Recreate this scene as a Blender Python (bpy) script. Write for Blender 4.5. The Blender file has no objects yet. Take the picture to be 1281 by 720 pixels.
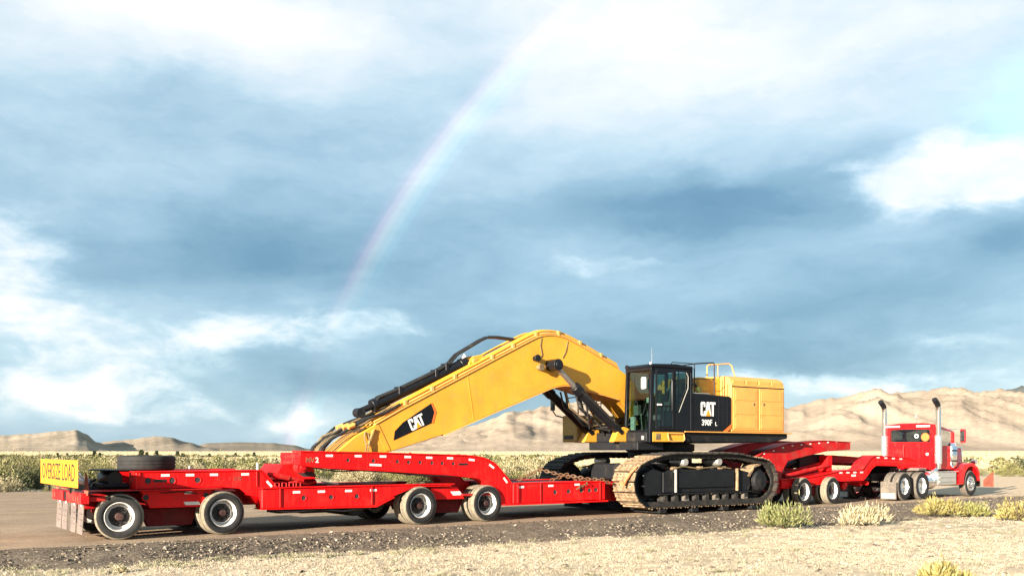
import bpy, bmesh, math, random
from mathutils import Vector, Matrix, noise
R = math.radians
random.seed(7)
scene = bpy.context.scene
COL = scene.collection

# ------------------------------------------------------------------ camera
F, YH, CAM_H = 1200.0, 565.0, 1.8          # focal length and horizon row in photo pixels, eye height over the road
cam = bpy.data.cameras.new('camera'); cam_ob = bpy.data.objects.new('camera', cam); COL.objects.link(cam_ob)
cam_ob.location = (0, 0, CAM_H); cam_ob.rotation_euler = (R(90), 0, 0)
cam.sensor_width = 36; cam.lens = 36*F/1281; cam.shift_y = (YH-360)/1281; cam.clip_end = 40000; cam.clip_start = .1
scene.camera = cam_ob

# ------------------------------------------------------------------ light
SUN_EL, SUN_AZ = R(13.0), R(180+37)        # azimuth clockwise from +Y: low sun behind the camera, to the left
EXPO = 2.25
K = .69                                      # all base colours are scaled by this: pale desert stays near 0.4
scene.view_settings.view_transform = 'Standard'; scene.view_settings.look = 'None'
scene.view_settings.exposure = EXPO; scene.view_settings.gamma = 1; scene.view_settings.use_curve_mapping = False
to_sun = Vector((math.sin(SUN_AZ)*math.cos(SUN_EL), math.cos(SUN_AZ)*math.cos(SUN_EL), math.sin(SUN_EL)))
sl = bpy.data.lights.new('sun', 'SUN'); sl.energy = 5.0; sl.angle = R(.55); sl.color = (1, .87, .70)
so = bpy.data.objects.new('sun', sl); COL.objects.link(so); so.rotation_euler = to_sun.to_track_quat('Z', 'Y').to_euler()

# ------------------------------------------------------------------ node helper
class NT:
    def __init__(s, tree): s.t = tree; s.n = tree.nodes; s.l = tree.links
    def new(s, typ, **kw):
        n = s.n.new(typ)
        for k, v in kw.items(): setattr(n, k, v)
        return n
    def put(s, sock, v):
        if hasattr(v, 'links') or isinstance(v, bpy.types.NodeSocket): s.l.new(v, sock)
        else: sock.default_value = v
    def m(s, op, a, b=None, c=None, clamp=False):
        n = s.n.new('ShaderNodeMath'); n.operation = op; n.use_clamp = clamp
        s.put(n.inputs[0], a)
        if b is not None: s.put(n.inputs[1], b)
        if c is not None: s.put(n.inputs[2], c)
        return n.outputs[0]
    def noise(s, vec, scale, detail=4, rough=.55, dist=0):
        n = s.n.new('ShaderNodeTexNoise'); n.inputs['Scale'].default_value = scale; n.inputs['Detail'].default_value = detail
        n.inputs['Roughness'].default_value = rough; n.inputs['Distortion'].default_value = dist
        if vec is not None: s.l.new(vec, n.inputs['Vector'])
        return n.outputs[0]
    def ramp(s, fac, stops, interp='LINEAR'):
        n = s.n.new('ShaderNodeValToRGB'); cr = n.color_ramp; cr.interpolation = interp
        while len(cr.elements) < len(stops): cr.elements.new(.5)
        for e, (p, c) in zip(cr.elements, stops):
            e.position = p; e.color = (*c, 1) if len(c) == 3 else c
        s.put(n.inputs[0], fac); return n.outputs[0]
    def mix(s, fac, a, b, typ='MIX'):
        n = s.n.new('ShaderNodeMix'); n.data_type = 'RGBA'; n.blend_type = typ; n.clamp_factor = True
        s.put(n.inputs[0], fac); s.put(n.inputs[6], a if not isinstance(a, tuple) else (*a, 1)); s.put(n.inputs[7], b if not isinstance(b, tuple) else (*b, 1))
        return n.outputs[2]
    def scalev(s, col, k):
        n = s.n.new('ShaderNodeVectorMath'); n.operation = 'SCALE'; s.put(n.inputs[0], col); s.put(n.inputs[3], k); return n.outputs[0]
    def addv(s, a, b):
        n = s.n.new('ShaderNodeVectorMath'); n.operation = 'ADD'; s.put(n.inputs[0], a); s.put(n.inputs[1], b); return n.outputs[0]

# ------------------------------------------------------------------ sky: Nishita air, broken storm cloud, rainbow 42 degrees round the antisolar point
world = bpy.data.worlds.new('World'); scene.world = world; world.use_nodes = True
W = NT(world.node_tree); W.n.clear()
wo = W.new('ShaderNodeOutputWorld'); bg = W.new('ShaderNodeBackground'); W.l.new(bg.outputs[0], wo.inputs[0])
sky = W.new('ShaderNodeTexSky', sky_type='NISHITA', sun_disc=False, sun_elevation=SUN_EL, sun_rotation=SUN_AZ)
sky.air_density = 1.0; sky.dust_density = .6; sky.ozone_density = 1.5
tc = W.new('ShaderNodeTexCoord'); D = tc.outputs['Generated']
sx = W.new('ShaderNodeSeparateXYZ'); W.l.new(D, sx.inputs[0])
az = W.m('ARCTAN2', sx.outputs[0], sx.outputs[1]); el = W.m('ARCSINE', sx.outputs[2])
def comb(x, y, z=0.0):
    n = W.new('ShaderNodeCombineXYZ'); W.put(n.inputs[0], x); W.put(n.inputs[1], y); W.put(n.inputs[2], z); return n.outputs[0]
ce = comb(az, W.m('MULTIPLY', el, 2.2))
w1 = W.m('SUBTRACT', W.noise(ce, 5.0, 7, .6), .5)
w2 = W.m('SUBTRACT', W.noise(W.addv(ce, (7.3, 2.1, 0)), 5.0, 7, .6), .5)
azw = W.m('ADD', az, W.m('MULTIPLY', w1, .16)); elw = W.m('ADD', el, W.m('MULTIPLY', w2, .085))
def blob(px, py, wx, wy, amp, a=azw, e=elw):
    a0 = math.atan((px-640.5)/F); e0 = math.atan((YH-py)/F*math.cos(a0))
    dx = W.m('MULTIPLY', W.m('SUBTRACT', a, a0), F/wx); dy = W.m('MULTIPLY', W.m('SUBTRACT', e, e0), F/wy)
    d = W.m('ADD', W.m('MULTIPLY', dx, dx), W.m('MULTIPLY', dy, dy))
    return W.m('MULTIPLY', W.m('POWER', 2.718, W.m('MULTIPLY', d, -1.0)), amp)
BL = []
SOFT = [ # broad light and shade of the cloud base: photo column and row, half widths, brightness
 (130, -10, 300, 85, .42), (740, 50, 210, 110, .27), (360, 60, 130, 70, .12), (1090, 50, 280, 90, .20), (40, 400, 160, 120, .16), (260, 430, 260, 60, .10), (1130, 500, 300, 34, .22), (120, 520, 260, 34, .10), (400, 530, 80, 40, .14),
 (300, 315, 210, 52, -.26), (430, 480, 190, 34, -.17), (740, 255, 170, 45, -.13), (930, 262, 150, 46, -.22), (560, 350, 120, 90, -.08),
 (1090, 350, 220, 50, -.18), (860, 455, 300, 52, -.24), (620, 460, 120, 60, -.10), (230, 110, 120, 45, -.12), (1260, 300, 70, 26, -.13), (560, 110, 120, 60, -.03)]
HARD = [ # cumulus with ragged edges
 (0, 315, 85, 52, 1.0), (1225, 215, 120, 46, 1.15), (1160, 232, 70, 26, .7), (90, 480, 150, 42, .80), (285, 420, 130, 34, .75), (470, 402, 110, 22, .55), (20, 395, 90, 32, .55), (715, 330, 46, 19, .52), (810, 324, 70, 13, .50), (890, 412, 90, 9, .45),
 (1180, 425, 150, 26, .45), (1100, 486, 200, 18, .65), (385, 528, 55, 32, .62), (200, 515, 120, 16, .45), (610, 420, 60, 10, .35), (1010, 470, 120, 12, .45)]
fr1 = W.m('SUBTRACT', W.noise(comb(az, W.m('MULTIPLY', el, 1.9)), 15.0, 10, .60, .4), .5)
fr2 = W.m('SUBTRACT', W.noise(comb(azw, W.m('MULTIPLY', elw, 3.4)), 7.0, 9, .58), .5)
tone = W.m('ADD', .415, W.m('MULTIPLY', W.m('SUBTRACT', W.noise(comb(W.m('MULTIPLY', azw, 2.2), W.m('MULTIPLY', elw, 7.0)), 2.0, 8, .55), .5), .30))
tone = W.m('ADD', tone, W.m('MULTIPLY', fr2, .30))
tone = W.m('ADD', tone, W.m('MULTIPLY', fr1, .17))
tone = W.m('ADD', tone, W.m('MULTIPLY', W.m('MINIMUM', W.m('ABSOLUTE', el), .6), .40))      # cloud base thins overhead
for b in SOFT: tone = W.m('ADD', tone, blob(*b))
hard = W.m('MULTIPLY', W.m('ADD', fr1, fr2), .95)
azh = W.m('ADD', az, W.m('MULTIPLY', w1, .09)); elh = W.m('ADD', el, W.m('MULTIPLY', w2, .055))
for b in HARD: hard = W.m('ADD', hard, blob(*b, azh, elh))
def sstep(x, lo, hi):
    n = W.new('ShaderNodeMapRange', interpolation_type='SMOOTHSTEP'); W.put(n.inputs[0], x); n.inputs[1].default_value = lo; n.inputs[2].default_value = hi; return n.outputs[0]
dark = W.m('MULTIPLY', W.m('ADD', fr1, fr2), .8)
for b in [(760, 268, 140, 34, .65), (930, 265, 120, 36, 1.0), (1045, 238, 60, 42, .9), (1110, 190, 50, 40, .6), (300, 318, 200, 50, .45), (130, 345, 90, 24, .5), (1262, 300, 60, 22, .8), (930, 395, 110, 16, .6), (1100, 365, 160, 26, .6), (760, 430, 160, 22, .5), (420, 480, 170, 24, .6)]: dark = W.m('ADD', dark, blob(*b, azh, elh))
tone = W.m('SUBTRACT', tone, W.m('MULTIPLY', sstep(dark, .30, .95), .13))
tone = W.m('ADD', tone, W.m('MULTIPLY', W.m('MULTIPLY', sstep(hard, .30, 1.0), W.m('ADD', 1.0, W.m('MULTIPLY', fr1, 1.3))), .36))
# rainbow
anti = Vector((math.sin(R(28))*math.cos(R(9.6)), math.cos(R(28))*math.cos(R(9.6)), -math.sin(R(9.6))))
dt = W.new('ShaderNodeVectorMath', operation='DOT_PRODUCT'); W.l.new(D, dt.inputs[0]); dt.inputs[1].default_value = anti
ang = W.m('MULTIPLY', W.m('ARCCOSINE', dt.outputs['Value']), 180/math.pi)
inside = W.m('MULTIPLY', W.m('SUBTRACT', 1.0, W.m('MULTIPLY', W.m('SUBTRACT', ang, 40.6), 1.0, clamp=True)), .055)   # the sky is paler inside the bow
tone = W.m('ADD', tone, inside)
S = 2**-EXPO   # tones below are as seen at this exposure
def sc(c): return tuple(x*S for x in c)
cloud = W.ramp(tone, [(0.0, sc((.085, .225, .37))), (.24, sc((.165, .335, .49))), (.46, sc((.345, .55, .70))), (.66, sc((.58, .77, .89))), (.84, sc((.87, .95, 1.0))), (1.0, sc((1.10, 1.11, 1.10)))])
air = W.scalev(sky.outputs[0], .075)
clear = blob(1275, 125, 70, 45, .75)
col = W.mix(W.m('SUBTRACT', .93, clear, clamp=True), air, cloud)
u = W.m('DIVIDE', W.m('SUBTRACT', ang, 40.3), 2.5, clamp=True)
bow = W.ramp(u, [(0, (0, 0, 0)), (.14, (.01, .012, .02)), (.30, (.05, .09, .09)), (.46, (.15, .17, .14)), (.60, (.23, .19, .15)), (.74, (.20, .09, .10)), (.86, (.06, .015, .03)), (1, (0, 0, 0))], 'EASE')
vis = W.ramp(W.m('MULTIPLY', el, 2.0), [(0, (1.0,)*3), (.07, (1.0,)*3), (.13, (.18,)*3), (.24, (.14,)*3), (.42, (.85,)*3), (.60, (1,)*3), (.80, (.6,)*3), (.92, (.22,)*3), (1, (.0,)*3)])
bown = W.new('ShaderNodeVectorMath', operation='MULTIPLY'); W.l.new(bow, bown.inputs[0]); W.l.new(vis, bown.inputs[1])
col = W.addv(col, W.scalev(bown.outputs[0], S*1.15))
W.l.new(col, bg.inputs[0]); bg.inputs[1].default_value = 1.0
# ------------------------------------------------------------------ materials
MATS = {}
def material(name, color, rough=.5, metal=0.0, var=.12, dirt=0.0, dirt_col=(.36, .29, .20), bump=0.0, scale=6.0, coat=0.0, spec=.5, alpha=None, dirt_scale=2.3, grime=0.0):
    if metal < .5: color = tuple(c*K for c in color)
    dirt_col = tuple(c*K for c in dirt_col)
    m = bpy.data.materials.new(name); m.use_nodes = True; t = NT(m.node_tree); b = t.n['Principled BSDF']
    tcn = t.new('ShaderNodeTexCoord'); o = tcn.outputs['Object']
    n1 = t.noise(o, scale, 6, .6)
    dark = tuple(c*(1-var*1.6) for c in color); lite = tuple(min(1, c*(1+var)) for c in color)
    c = t.ramp(n1, [(.3, dark), (.7, lite)])
    if grime > 0:                                # rain streaks running down, scuffs and chips
        mp = t.new('ShaderNodeMapping'); mp.inputs['Scale'].default_value = (5, 5, .45); t.l.new(o, mp.inputs[0])
        st = t.ramp(t.noise(mp.outputs[0], 3.2, 7, .65), [(.50, (0, 0, 0)), (.74, (1, 1, 1))]); c = t.mix(t.m('MULTIPLY', st, .55*grime), c, dirt_col)
        ch = t.ramp(t.noise(o, 34, 5, .7), [(.665, (0, 0, 0)), (.70, (1, 1, 1))]); c = t.mix(t.m('MULTIPLY', ch, .6*grime), c, tuple(q*.35 for q in color))
    if dirt > 0:
        n2 = t.noise(o, dirt_scale, 8, .68, .3)
        f = t.ramp(n2, [(.62-.35*dirt, (0, 0, 0)), (.80-.2*dirt, (1, 1, 1))])
        f = t.m('MULTIPLY', f, min(1, .35+.6*dirt))
        c = t.mix(f, c, dirt_col)
        t.l.new(t.m('ADD', rough, t.m('MULTIPLY', f, .5*(1-rough)), clamp=True), b.inputs['Roughness'])
    else:
        t.l.new(t.m('ADD', rough*.85, t.m('MULTIPLY', n1, rough*.3), clamp=True), b.inputs['Roughness'])
    t.l.new(c, b.inputs['Base Color']); b.inputs['Metallic'].default_value = metal
    b.inputs['Coat Weight'].default_value = coat; b.inputs['Specular IOR Level'].default_value = spec
    if bump:
        bn = t.new('ShaderNodeBump'); bn.inputs['Strength'].default_value = bump; bn.inputs['Distance'].default_value = .02
        t.l.new(t.noise(o, scale*6, 5, .65), bn.inputs['Height']); t.l.new(bn.outputs[0], b.inputs['Normal'])
    MATS[name] = m; return m
red = material('red_paint', (.92, .003, .005), .50, 0, .08, .26, (.30, .05, .035), .06, 2.5, 0, .22, grime=.7)
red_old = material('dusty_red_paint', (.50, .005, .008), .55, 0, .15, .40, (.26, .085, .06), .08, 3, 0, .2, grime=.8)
red_shade = material('shaded_red_paint', (.16, .006, .008), .7, 0, .2, .4, (.12, .05, .04), .1, 4, 0, .2, grime=.8)  # shade under the skirts put into a darker red
red_tr = material('truck_red_paint', (.88, .003, .006), .26, 0, .05, .16, (.36, .07, .05), 0, 2, .15, .35, grime=.4)
yel = material('yellow_paint', (.80, .375, .030), .45, 0, .10, .34, (.52, .29, .075), .05, 1.6, .05, .4, grime=.7)
yel2 = material('pale_yellow_paint', (.83, .37, .085), .6, 0, .10, .36, (.56, .31, .11), .05, 1.2, 0, .4, grime=.8)
yel_d = material('dull_yellow_paint', (.42, .28, .05), .6, 0, .12, .4, bump=.05)
blk = material('black_paint', (.006, .007, .010), .42, 0, .2, .08, (.05, .045, .04), .02, 4, 0, .3)
blk_m = material('dusty_black_steel', (.008, .009, .012), .6, .1, .3, .16, (.11, .09, .065), .15, 7, 0, .3)
cabb = material('cab_black_paint', (.004, .005, .008), .35, 0, .2, 0, (.08, .07, .06), 0, 4, 0, .25)
rub = material('rubber_sidewall', (.020, .020, .021), .78, 0, .25, .30, (.055, .047, .037), .15, 9, 0, .3)
tread = material('dusty_tread', (.24, .205, .15), .9, 0, .25, .3, (.36, .30, .21), .4, 16)
tread_d = material('worn_tread', (.14, .12, .10), .9, 0, .25, .3, (.26, .22, .16), .4, 16)
rimw = material('white_rim', (.76, .74, .71), .35, .1, .10, .26, (.34, .28, .21), .05, 8)
rimd = material('dark_wheel_disc', (.030, .022, .022), .5, .3, .3, .25, (.16, .12, .09), .1, 12)
rimr = material('red_hub', (.050, .016, .016), .5, .2, .3, .4, (.13, .09, .07))
alu = material('polished_aluminium', (.80, .80, .79), .22, .9, .05, .10, (.45, .40, .32), .02, 9)
chrome = material('chrome', (.86, .87, .88), .10, 1.0, .03, .06, (.5, .45, .38), 0, 6)
alu_d = material('dull_aluminium', (.52, .50, .46), .42, .75, .1, .3, (.38, .32, .24), .06, 9)
mud = material('dry_mud_steel', (.34, .235, .14), .95, 0, .5, .48, (.085, .06, .04), .9, 7, 0, .3, None, 5)
steel = material('track_steel', (.035, .032, .030), .65, .2, .35, .30, (.15, .115, .08), .3, 9, 0, .3)
rust = material('rusty_chain', (.16, .075, .035), .8, .3, .3, .3, bump=.4, scale=14)
hose_t = material('dusty_hose', (.16, .115, .055), .7, 0, .3, .4, (.42, .30, .14), .1, 12)
hose_b = material('black_hose', (.014, .014, .015), .5, 0, .2, .15, (.12, .10, .07), 0, 12)
rod = material('hydraulic_rod', (.30, .28, .26), .3, .8, .1, .3, (.26, .21, .15), 0, 8)
tape = material('white_tape', (.86, .83, .80), .4, 0, .05, .1)
wht = material('white_vinyl', (.80, .80, .80), .45, 0, .03)
signy = material('sign_yellow', (.82, .32, .008), .5, 0, .04, .1, (.62, .44, .12))
ltr = material('sign_black', (.012, .012, .012), .5, 0, .05)
flapm = material('dusty_flap', (.15, .12, .11), .9, 0, .15, .5, (.23, .18, .145), .1, 5)
pink = material('faded_red_cloth', (.34, .085, .05), .8, 0, .2, .3, (.42, .20, .12), .2, 9)
orng = material('orange_plastic', (.80, .16, .025), .5, 0, .08, .1)
bindm = material('dusty_orange_paint', (.62, .17, .05), .7, 0, .2, .5, (.45, .30, .18), .2, 9)
intr = material('cab_interior', (.03, .03, .032), .7, 0, .2)
intg = material('seat_fabric', (.10, .10, .105), .85, 0, .2)
blind = material('olive_blind', (.36, .33, .08), .8, 0, .1)
amber = material('red_lens', (.55, .05, .03), .2, 0, .05)
wood = material('weathered_plank', (.30, .22, .14), .85, 0, .25, .3, bump=.3, scale=9)
def glass(name, tint, a, rough=.02):
    m = bpy.data.materials.new(name); m.use_nodes = True; t = NT(m.node_tree); t.n.clear()
    out = t.new('ShaderNodeOutputMaterial'); tr = t.new('ShaderNodeBsdfTransparent'); gl = t.new('ShaderNodeBsdfGlossy'); mx = t.new('ShaderNodeMixShader'); fr = t.new('ShaderNodeFresnel')
    tcn = t.new('ShaderNodeTexCoord'); nn = t.noise(tcn.outputs['Object'], 3, 4)
    t.l.new(t.ramp(nn, [(.3, tuple(c*.92 for c in tint)), (.7, tint)]), tr.inputs[0]); gl.inputs['Roughness'].default_value = rough; fr.inputs[0].default_value = 1.5
    gm = t.new('ShaderNodeNewGeometry'); t.l.new(t.m('MULTIPLY', t.m('ADD', t.m('MULTIPLY', fr.outputs[0], .9), a), t.m('SUBTRACT', 1.0, gm.outputs['Backfacing'])), mx.inputs[0]); t.l.new(tr.outputs[0], mx.inputs[1]); t.l.new(gl.outputs[0], mx.inputs[2]); t.l.new(mx.outputs[0], out.inputs[0])
    MATS[name] = m; return m
gl_cab = glass('tinted_glass', (.52, .64, .60), .02)
gl_dim = glass('dim_cab_glass', (.42, .46, .46), .03)  # darker tint stands in for the dim cab behind the rear window
gl_truck = glass('clear_glass', (.96, .97, .965), .01)

# ------------------------------------------------------------------ mesh builder in train coordinates: u along the road to the truck, v toward the camera side, z up
TH = R(35.3); CU, SU = math.cos(TH), math.sin(TH); TX, TY = -8.85, 20.86
def world_pt(u, v, z=0.0): return Vector((TX+u*CU+v*SU, TY+u*SU-v*CU, z))
def train_uv(x, y):
    dx, dy = x-TX, y-TY; return dx*CU+dy*SU, dx*SU-dy*CU
class MB:
    def __init__(s): s.v = []; s.f = []; s.mi = []
    def add(s, vs, fs, mi=0):
        k = len(s.v); s.v += [Vector((a, -b, c)) for a, b, c in vs]; s.f += [tuple(i+k for i in q) for q in fs]; s.mi += [mi]*len(fs); return s
    def box(s, u0, u1, v0, v1, z0, z1, mi=0):
        p = [(u, v, z) for u in (u0, u1) for v in (v0, v1) for z in (z0, z1)]
        return s.add(p, [(0, 1, 3, 2), (4, 6, 7, 5), (0, 4, 5, 1), (2, 3, 7, 6), (0, 2, 6, 4), (1, 5, 7, 3)], mi)
    def prism(s, prof, v0, v1, mi=0):           # (u,z) outline pulled across v
        n = len(prof); p = [(a, v0, c) for a, c in prof]+[(a, v1, c) for a, c in prof]
        return s.add(p, [tuple(range(n)), tuple(range(2*n-1, n-1, -1))]+[(i, (i+1) % n, n+(i+1) % n, n+i) for i in range(n)], mi)
    def prism_u(s, prof, u0, u1, mi=0):         # (v,z) outline pulled along u
        n = len(prof); p = [(u0, a, c) for a, c in prof]+[(u1, a, c) for a, c in prof]
        return s.add(p, [tuple(range(n)), tuple(range(2*n-1, n-1, -1))]+[(i, (i+1) % n, n+(i+1) % n, n+i) for i in range(n)], mi)
    def plan(s, prof, z0, z1, mi=0):            # (u,v) outline pulled up z
        n = len(prof); p = [(a, c, z0) for a, c in prof]+[(a, c, z1) for a, c in prof]
        return s.add(p, [tuple(range(n)), tuple(range(2*n-1, n-1, -1))]+[(i, (i+1) % n, n+(i+1) % n, n+i) for i in range(n)], mi)
    def tube(s, pts, r, n=8, mi=0, cap=True):
        pts = [Vector(p) for p in pts]; rr = r if isinstance(r, (list, tuple)) else [r]*len(pts); vs = []; fs = []; up = None
        for i, p in enumerate(pts):
            d = (pts[min(i+1, len(pts)-1)]-pts[max(i-1, 0)]).normalized()
            if up is None: up = Vector((0, 0, 1)) if abs(d.z) < .9 else Vector((1, 0, 0))
            a = d.cross(up).normalized(); b = a.cross(d).normalized(); up = b
            vs += [p+a*math.cos(2*math.pi*k/n)*rr[i]+b*math.sin(2*math.pi*k/n)*rr[i] for k in range(n)]
        for i in range(len(pts)-1): fs += [(i*n+k, i*n+(k+1) % n, (i+1)*n+(k+1) % n, (i+1)*n+k) for k in range(n)]
        if cap: fs += [tuple(range(n)), tuple(range((len(pts)-1)*n, len(pts)*n))]
        return s.add([tuple(q) for q in vs], fs, mi)
    def cyl(s, a, b, r, n=16, r2=None, mi=0): return s.tube([a, b], [r, r if r2 is None else r2], n, mi)
    def lathe(s, prof, c, axis='v', n=32, mis=None, mi=0):   # (radius, height) rings about an axis through c
        vs = []; fs = []; ms = []
        for r, h in prof:
            for k in range(n):
                a = 2*math.pi*k/n; x, y = r*math.cos(a), r*math.sin(a)
                vs.append({'v': (c[0]+x, c[1]+h, c[2]+y), 'z': (c[0]+x, c[1]+y, c[2]+h), 'u': (c[0]+h, c[1]+x, c[2]+y)}[axis])
        for i in range(len(prof)-1):
            for k in range(n): fs.append((i*n+k, i*n+(k+1) % n, (i+1)*n+(k+1) % n, (i+1)*n+k)); ms.append(mis[i] if mis else mi)
        k0 = len(s.mi); s.add(vs, fs, mi); s.mi[k0:] = ms; return s
    def mesh(s, name, mats, org=(0, 0, 0), bevel=0.0, smooth=35, doubles=False):
        bm = bmesh.new(); o = Vector((org[0], -org[1], org[2])); bv = [bm.verts.new(v-o) for v in s.v]
        for f, mi in zip(s.f, s.mi):
            try: q = bm.faces.new([bv[i] for i in f]); q.material_index = mi; q.smooth = True
            except ValueError: pass
        if doubles: bmesh.ops.remove_doubles(bm, verts=bm.verts, dist=1e-5)
        bmesh.ops.recalc_face_normals(bm, faces=bm.faces)
        if bevel:
            es = [e for e in bm.edges if len(e.link_faces) == 2 and e.calc_face_angle(0) > R(28)]
            bmesh.ops.bevel(bm, geom=es, offset=bevel, segments=1, affect='EDGES', clamp_overlap=True)
            for q in bm.faces: q.smooth = True
        me = bpy.data.meshes.new(name); bm.to_mesh(me); bm.free()
        for mt in (mats if isinstance(mats, (list, tuple)) else [mats]): me.materials.append(mt)
        if smooth: me.set_sharp_from_angle(angle=R(smooth))
        return me
def root_of(p):
    while p.parent: p = p.parent
    return p
def link(o, parent=None):
    COL.objects.link(o)
    if parent is not None: o.parent = parent
    return o
def tag(o, label=None, cat=None, group=None, kind=None):
    for k, v in (('label', label), ('category', cat), ('group', group), ('kind', kind)):
        if v: o[k] = v
    return o
ORG = {}
def thing(name, u, v, z, label, cat, group=None, turn=0.0, ahead=0.0):
    o = link(bpy.data.objects.new(name, None)); o.empty_display_size = .3
    o.location = world_pt(u+ahead, v, z); o.rotation_euler = (0, 0, TH+turn); ORG[o.name] = (u, v, z)
    return tag(o, label, cat, group)
def part(mb, name, mats, parent, bevel=0.0, smooth=35, label=None, kind=None):
    o = bpy.data.objects.new(name, mb.mesh(name, mats, ORG[root_of(parent).name], bevel, smooth))
    link(o, parent); return tag(o, label, kind=kind)
def inst(name, me, parent, u, v, z, rot=None, scale=None):
    og = ORG[root_of(parent).name]; base = (0, 0, 0)
    o = bpy.data.objects.new(name, me); link(o, parent)
    p = Vector((u-og[0], -(v-og[1]), z-og[2]))
    q = parent
    while q.parent is not None:                  # parts placed away from their thing's base
        p = q.matrix_basis.inverted() @ p; q = q.parent
    o.location = p
    if rot: o.rotation_euler = rot
    if scale: o.scale = scale
    return o
def sub(name, me, parent):                       # a sub-part that shares its part's place
    o = bpy.data.objects.new(name, me); return link(o, parent)
def lone(mb, name, mats, u, v, z, label, cat, group=None, bevel=0.0, kind=None):
    o = bpy.data.objects.new(name, mb.mesh(name, mats, (u, v, z), bevel)); link(o); o.location = world_pt(u, v, z); o.rotation_euler = (0, 0, TH)
    return tag(o, label, cat, group, kind)
RX90 = Matrix.Rotation(R(90), 4, 'X')
def text_mesh(s, size, mat, ext=.004, bold=0.0, sx=1.0):
    cu = bpy.data.curves.new('lettering', 'FONT'); cu.body = s; cu.size = size; cu.extrude = ext; cu.offset = bold; cu.align_x = 'CENTER'; cu.align_y = 'CENTER'; cu.resolution_u = 3
    ob = bpy.data.objects.new('lettering', cu); COL.objects.link(ob); bpy.context.view_layer.update()
    me = bpy.data.meshes.new_from_object(ob.evaluated_get(bpy.context.evaluated_depsgraph_get())); bpy.data.objects.remove(ob); bpy.data.curves.remove(cu)
    for v in me.vertices: v.co.x *= sx
    me.materials.clear(); me.materials.append(mat); return me
def place_flat(me, name, parent, u, v, z, slope=0.0):    # a mesh drawn in XY laid on a near-side face
    og = ORG[root_of(parent).name]; o = bpy.data.objects.new(name, me); link(o, parent)
    o.matrix_basis = Matrix.Translation((u-og[0], -(v-og[1]), z-og[2])) @ RX90 @ Matrix.Rotation(slope, 4, 'Z'); return o
def split_loose(me):                             # one mesh for each letter of a lettering
    bm = bmesh.new(); bm.from_mesh(me); left = set(bm.verts); groups = []
    while left:
        st = [left.pop()]; g = set(st)
        while st:
            for e in st.pop().link_edges:
                for w in e.verts:
                    if w in left: left.discard(w); g.add(w); st.append(w)
        groups.append(g)
    out = []
    for g in groups:
        ix = {v: i for i, v in enumerate(g)}; m2 = bpy.data.meshes.new('letter')
        m2.from_pydata([tuple(v.co) for v in ix], [], [[ix[v] for v in f.verts] for f in bm.faces if f.verts[0] in ix]); m2.materials.append(me.materials[0]); out.append(m2)
    bm.free(); return out
def lerp(a, b, t): return a+(b-a)*t
# ------------------------------------------------------------------ wheels (axis along v, outer side toward +v)
def tyre_mesh(Rr, Wd, rim, treadm):
    h = Wd/2; g = .012
    p = [(rim, h-.035), (rim+.03, h-.008), (lerp(rim, Rr, .5), h), (Rr-.035, h-.010), (Rr-.008, h-.032), (Rr, h-.05)]
    mi = [0, 0, 0, 1, 1]
    xs = [h-.05, h-.085, h-.095, .018, .008, -.008, -.018, -(h-.095), -(h-.085), -(h-.05)]
    rs = [Rr, Rr, Rr-g, Rr-g, Rr, Rr, Rr-g, Rr-g, Rr, Rr]
    xs = [h-.05, h-.088, h-.094, h-.108, h-.114, .022, .016, -.016, -.022, -(h-.114), -(h-.108), -(h-.094), -(h-.088), -(h-.05)]
    rs = [Rr, Rr, Rr-g, Rr-g, Rr, Rr, Rr-g, Rr-g, Rr, Rr, Rr-g, Rr-g, Rr, Rr]
    for r_, x_ in list(zip(rs, xs))[1:]: p.append((r_, x_)); mi.append(1)
    p += [(Rr-.008, -(h-.032)), (Rr-.035, -(h-.010)), (lerp(rim, Rr, .5), -h), (rim+.03, -(h-.008)), (rim, -(h-.035))]; mi += [1, 1, 0, 0, 0]
    return MB().lathe(p, (0, 0, 0), 'v', 44, mi).mesh('tyre', [rub, treadm], smooth=40)
def rim_mesh(rim, h, m_rim, m_disc, m_hole, concave=True):
    b = MB(); d = -.05 if concave else h-.02
    b.lathe([(rim+.004, h-.05), (rim+.012, h-.028), (rim-.004, h-.020), (rim-.018, h-.05), (rim-.03, d+.03), (rim-.04, d), (rim-.085, d+.010), (.10, d+.022), (.0, d+.022)], (0, 0, 0), 'v', 36, [0, 0, 0, 0, 0, 0, 1, 1])
    for k in range(8):
        a = 2*math.pi*(k+.5)/8; x, z = (rim-.125)*math.cos(a), (rim-.125)*math.sin(a)
        b.lathe([(.044, d+.0235), (.036, d+.0255), (.0, d+.0235)], (x, 0, z), 'v', 12, [1, 2])  # dark discs stand for the shade in the hand holes
    b.lathe([(rim+.004, -(h-.05)), (rim-.02, -(h-.06)), (rim-.04, -.04)], (0, 0, 0), 'v', 28, mi=0)
    return b.mesh('wheel', [m_rim, m_disc, m_hole], smooth=40)
def hub_mesh(d, r, mat, nutmat, lng=.075):
    b = MB(); b.lathe([(r, d), (r, d+lng*.55), (r*.86, d+lng*.7), (r*.8, d+lng), (0, d+lng)], (0, 0, 0), 'v', 20, mi=0)
    for k in range(10):
        a = 2*math.pi*k/10; x, z = .142*math.cos(a), .142*math.sin(a)
        b.lathe([(.018, d), (.018, d+.028), (.010, d+.04), (0, d+.04)], (x, 0, z), 'v', 6, mi=1)
    return b.mesh('hub', [mat, nutmat], smooth=30)
TY_L = tyre_mesh(.475, .265, .292, tread); RIM_L = rim_mesh(.292, .132, rimw, rimd, intr); HUB_L = hub_mesh(-.028, .085, rimr, rimd, .10)
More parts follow.
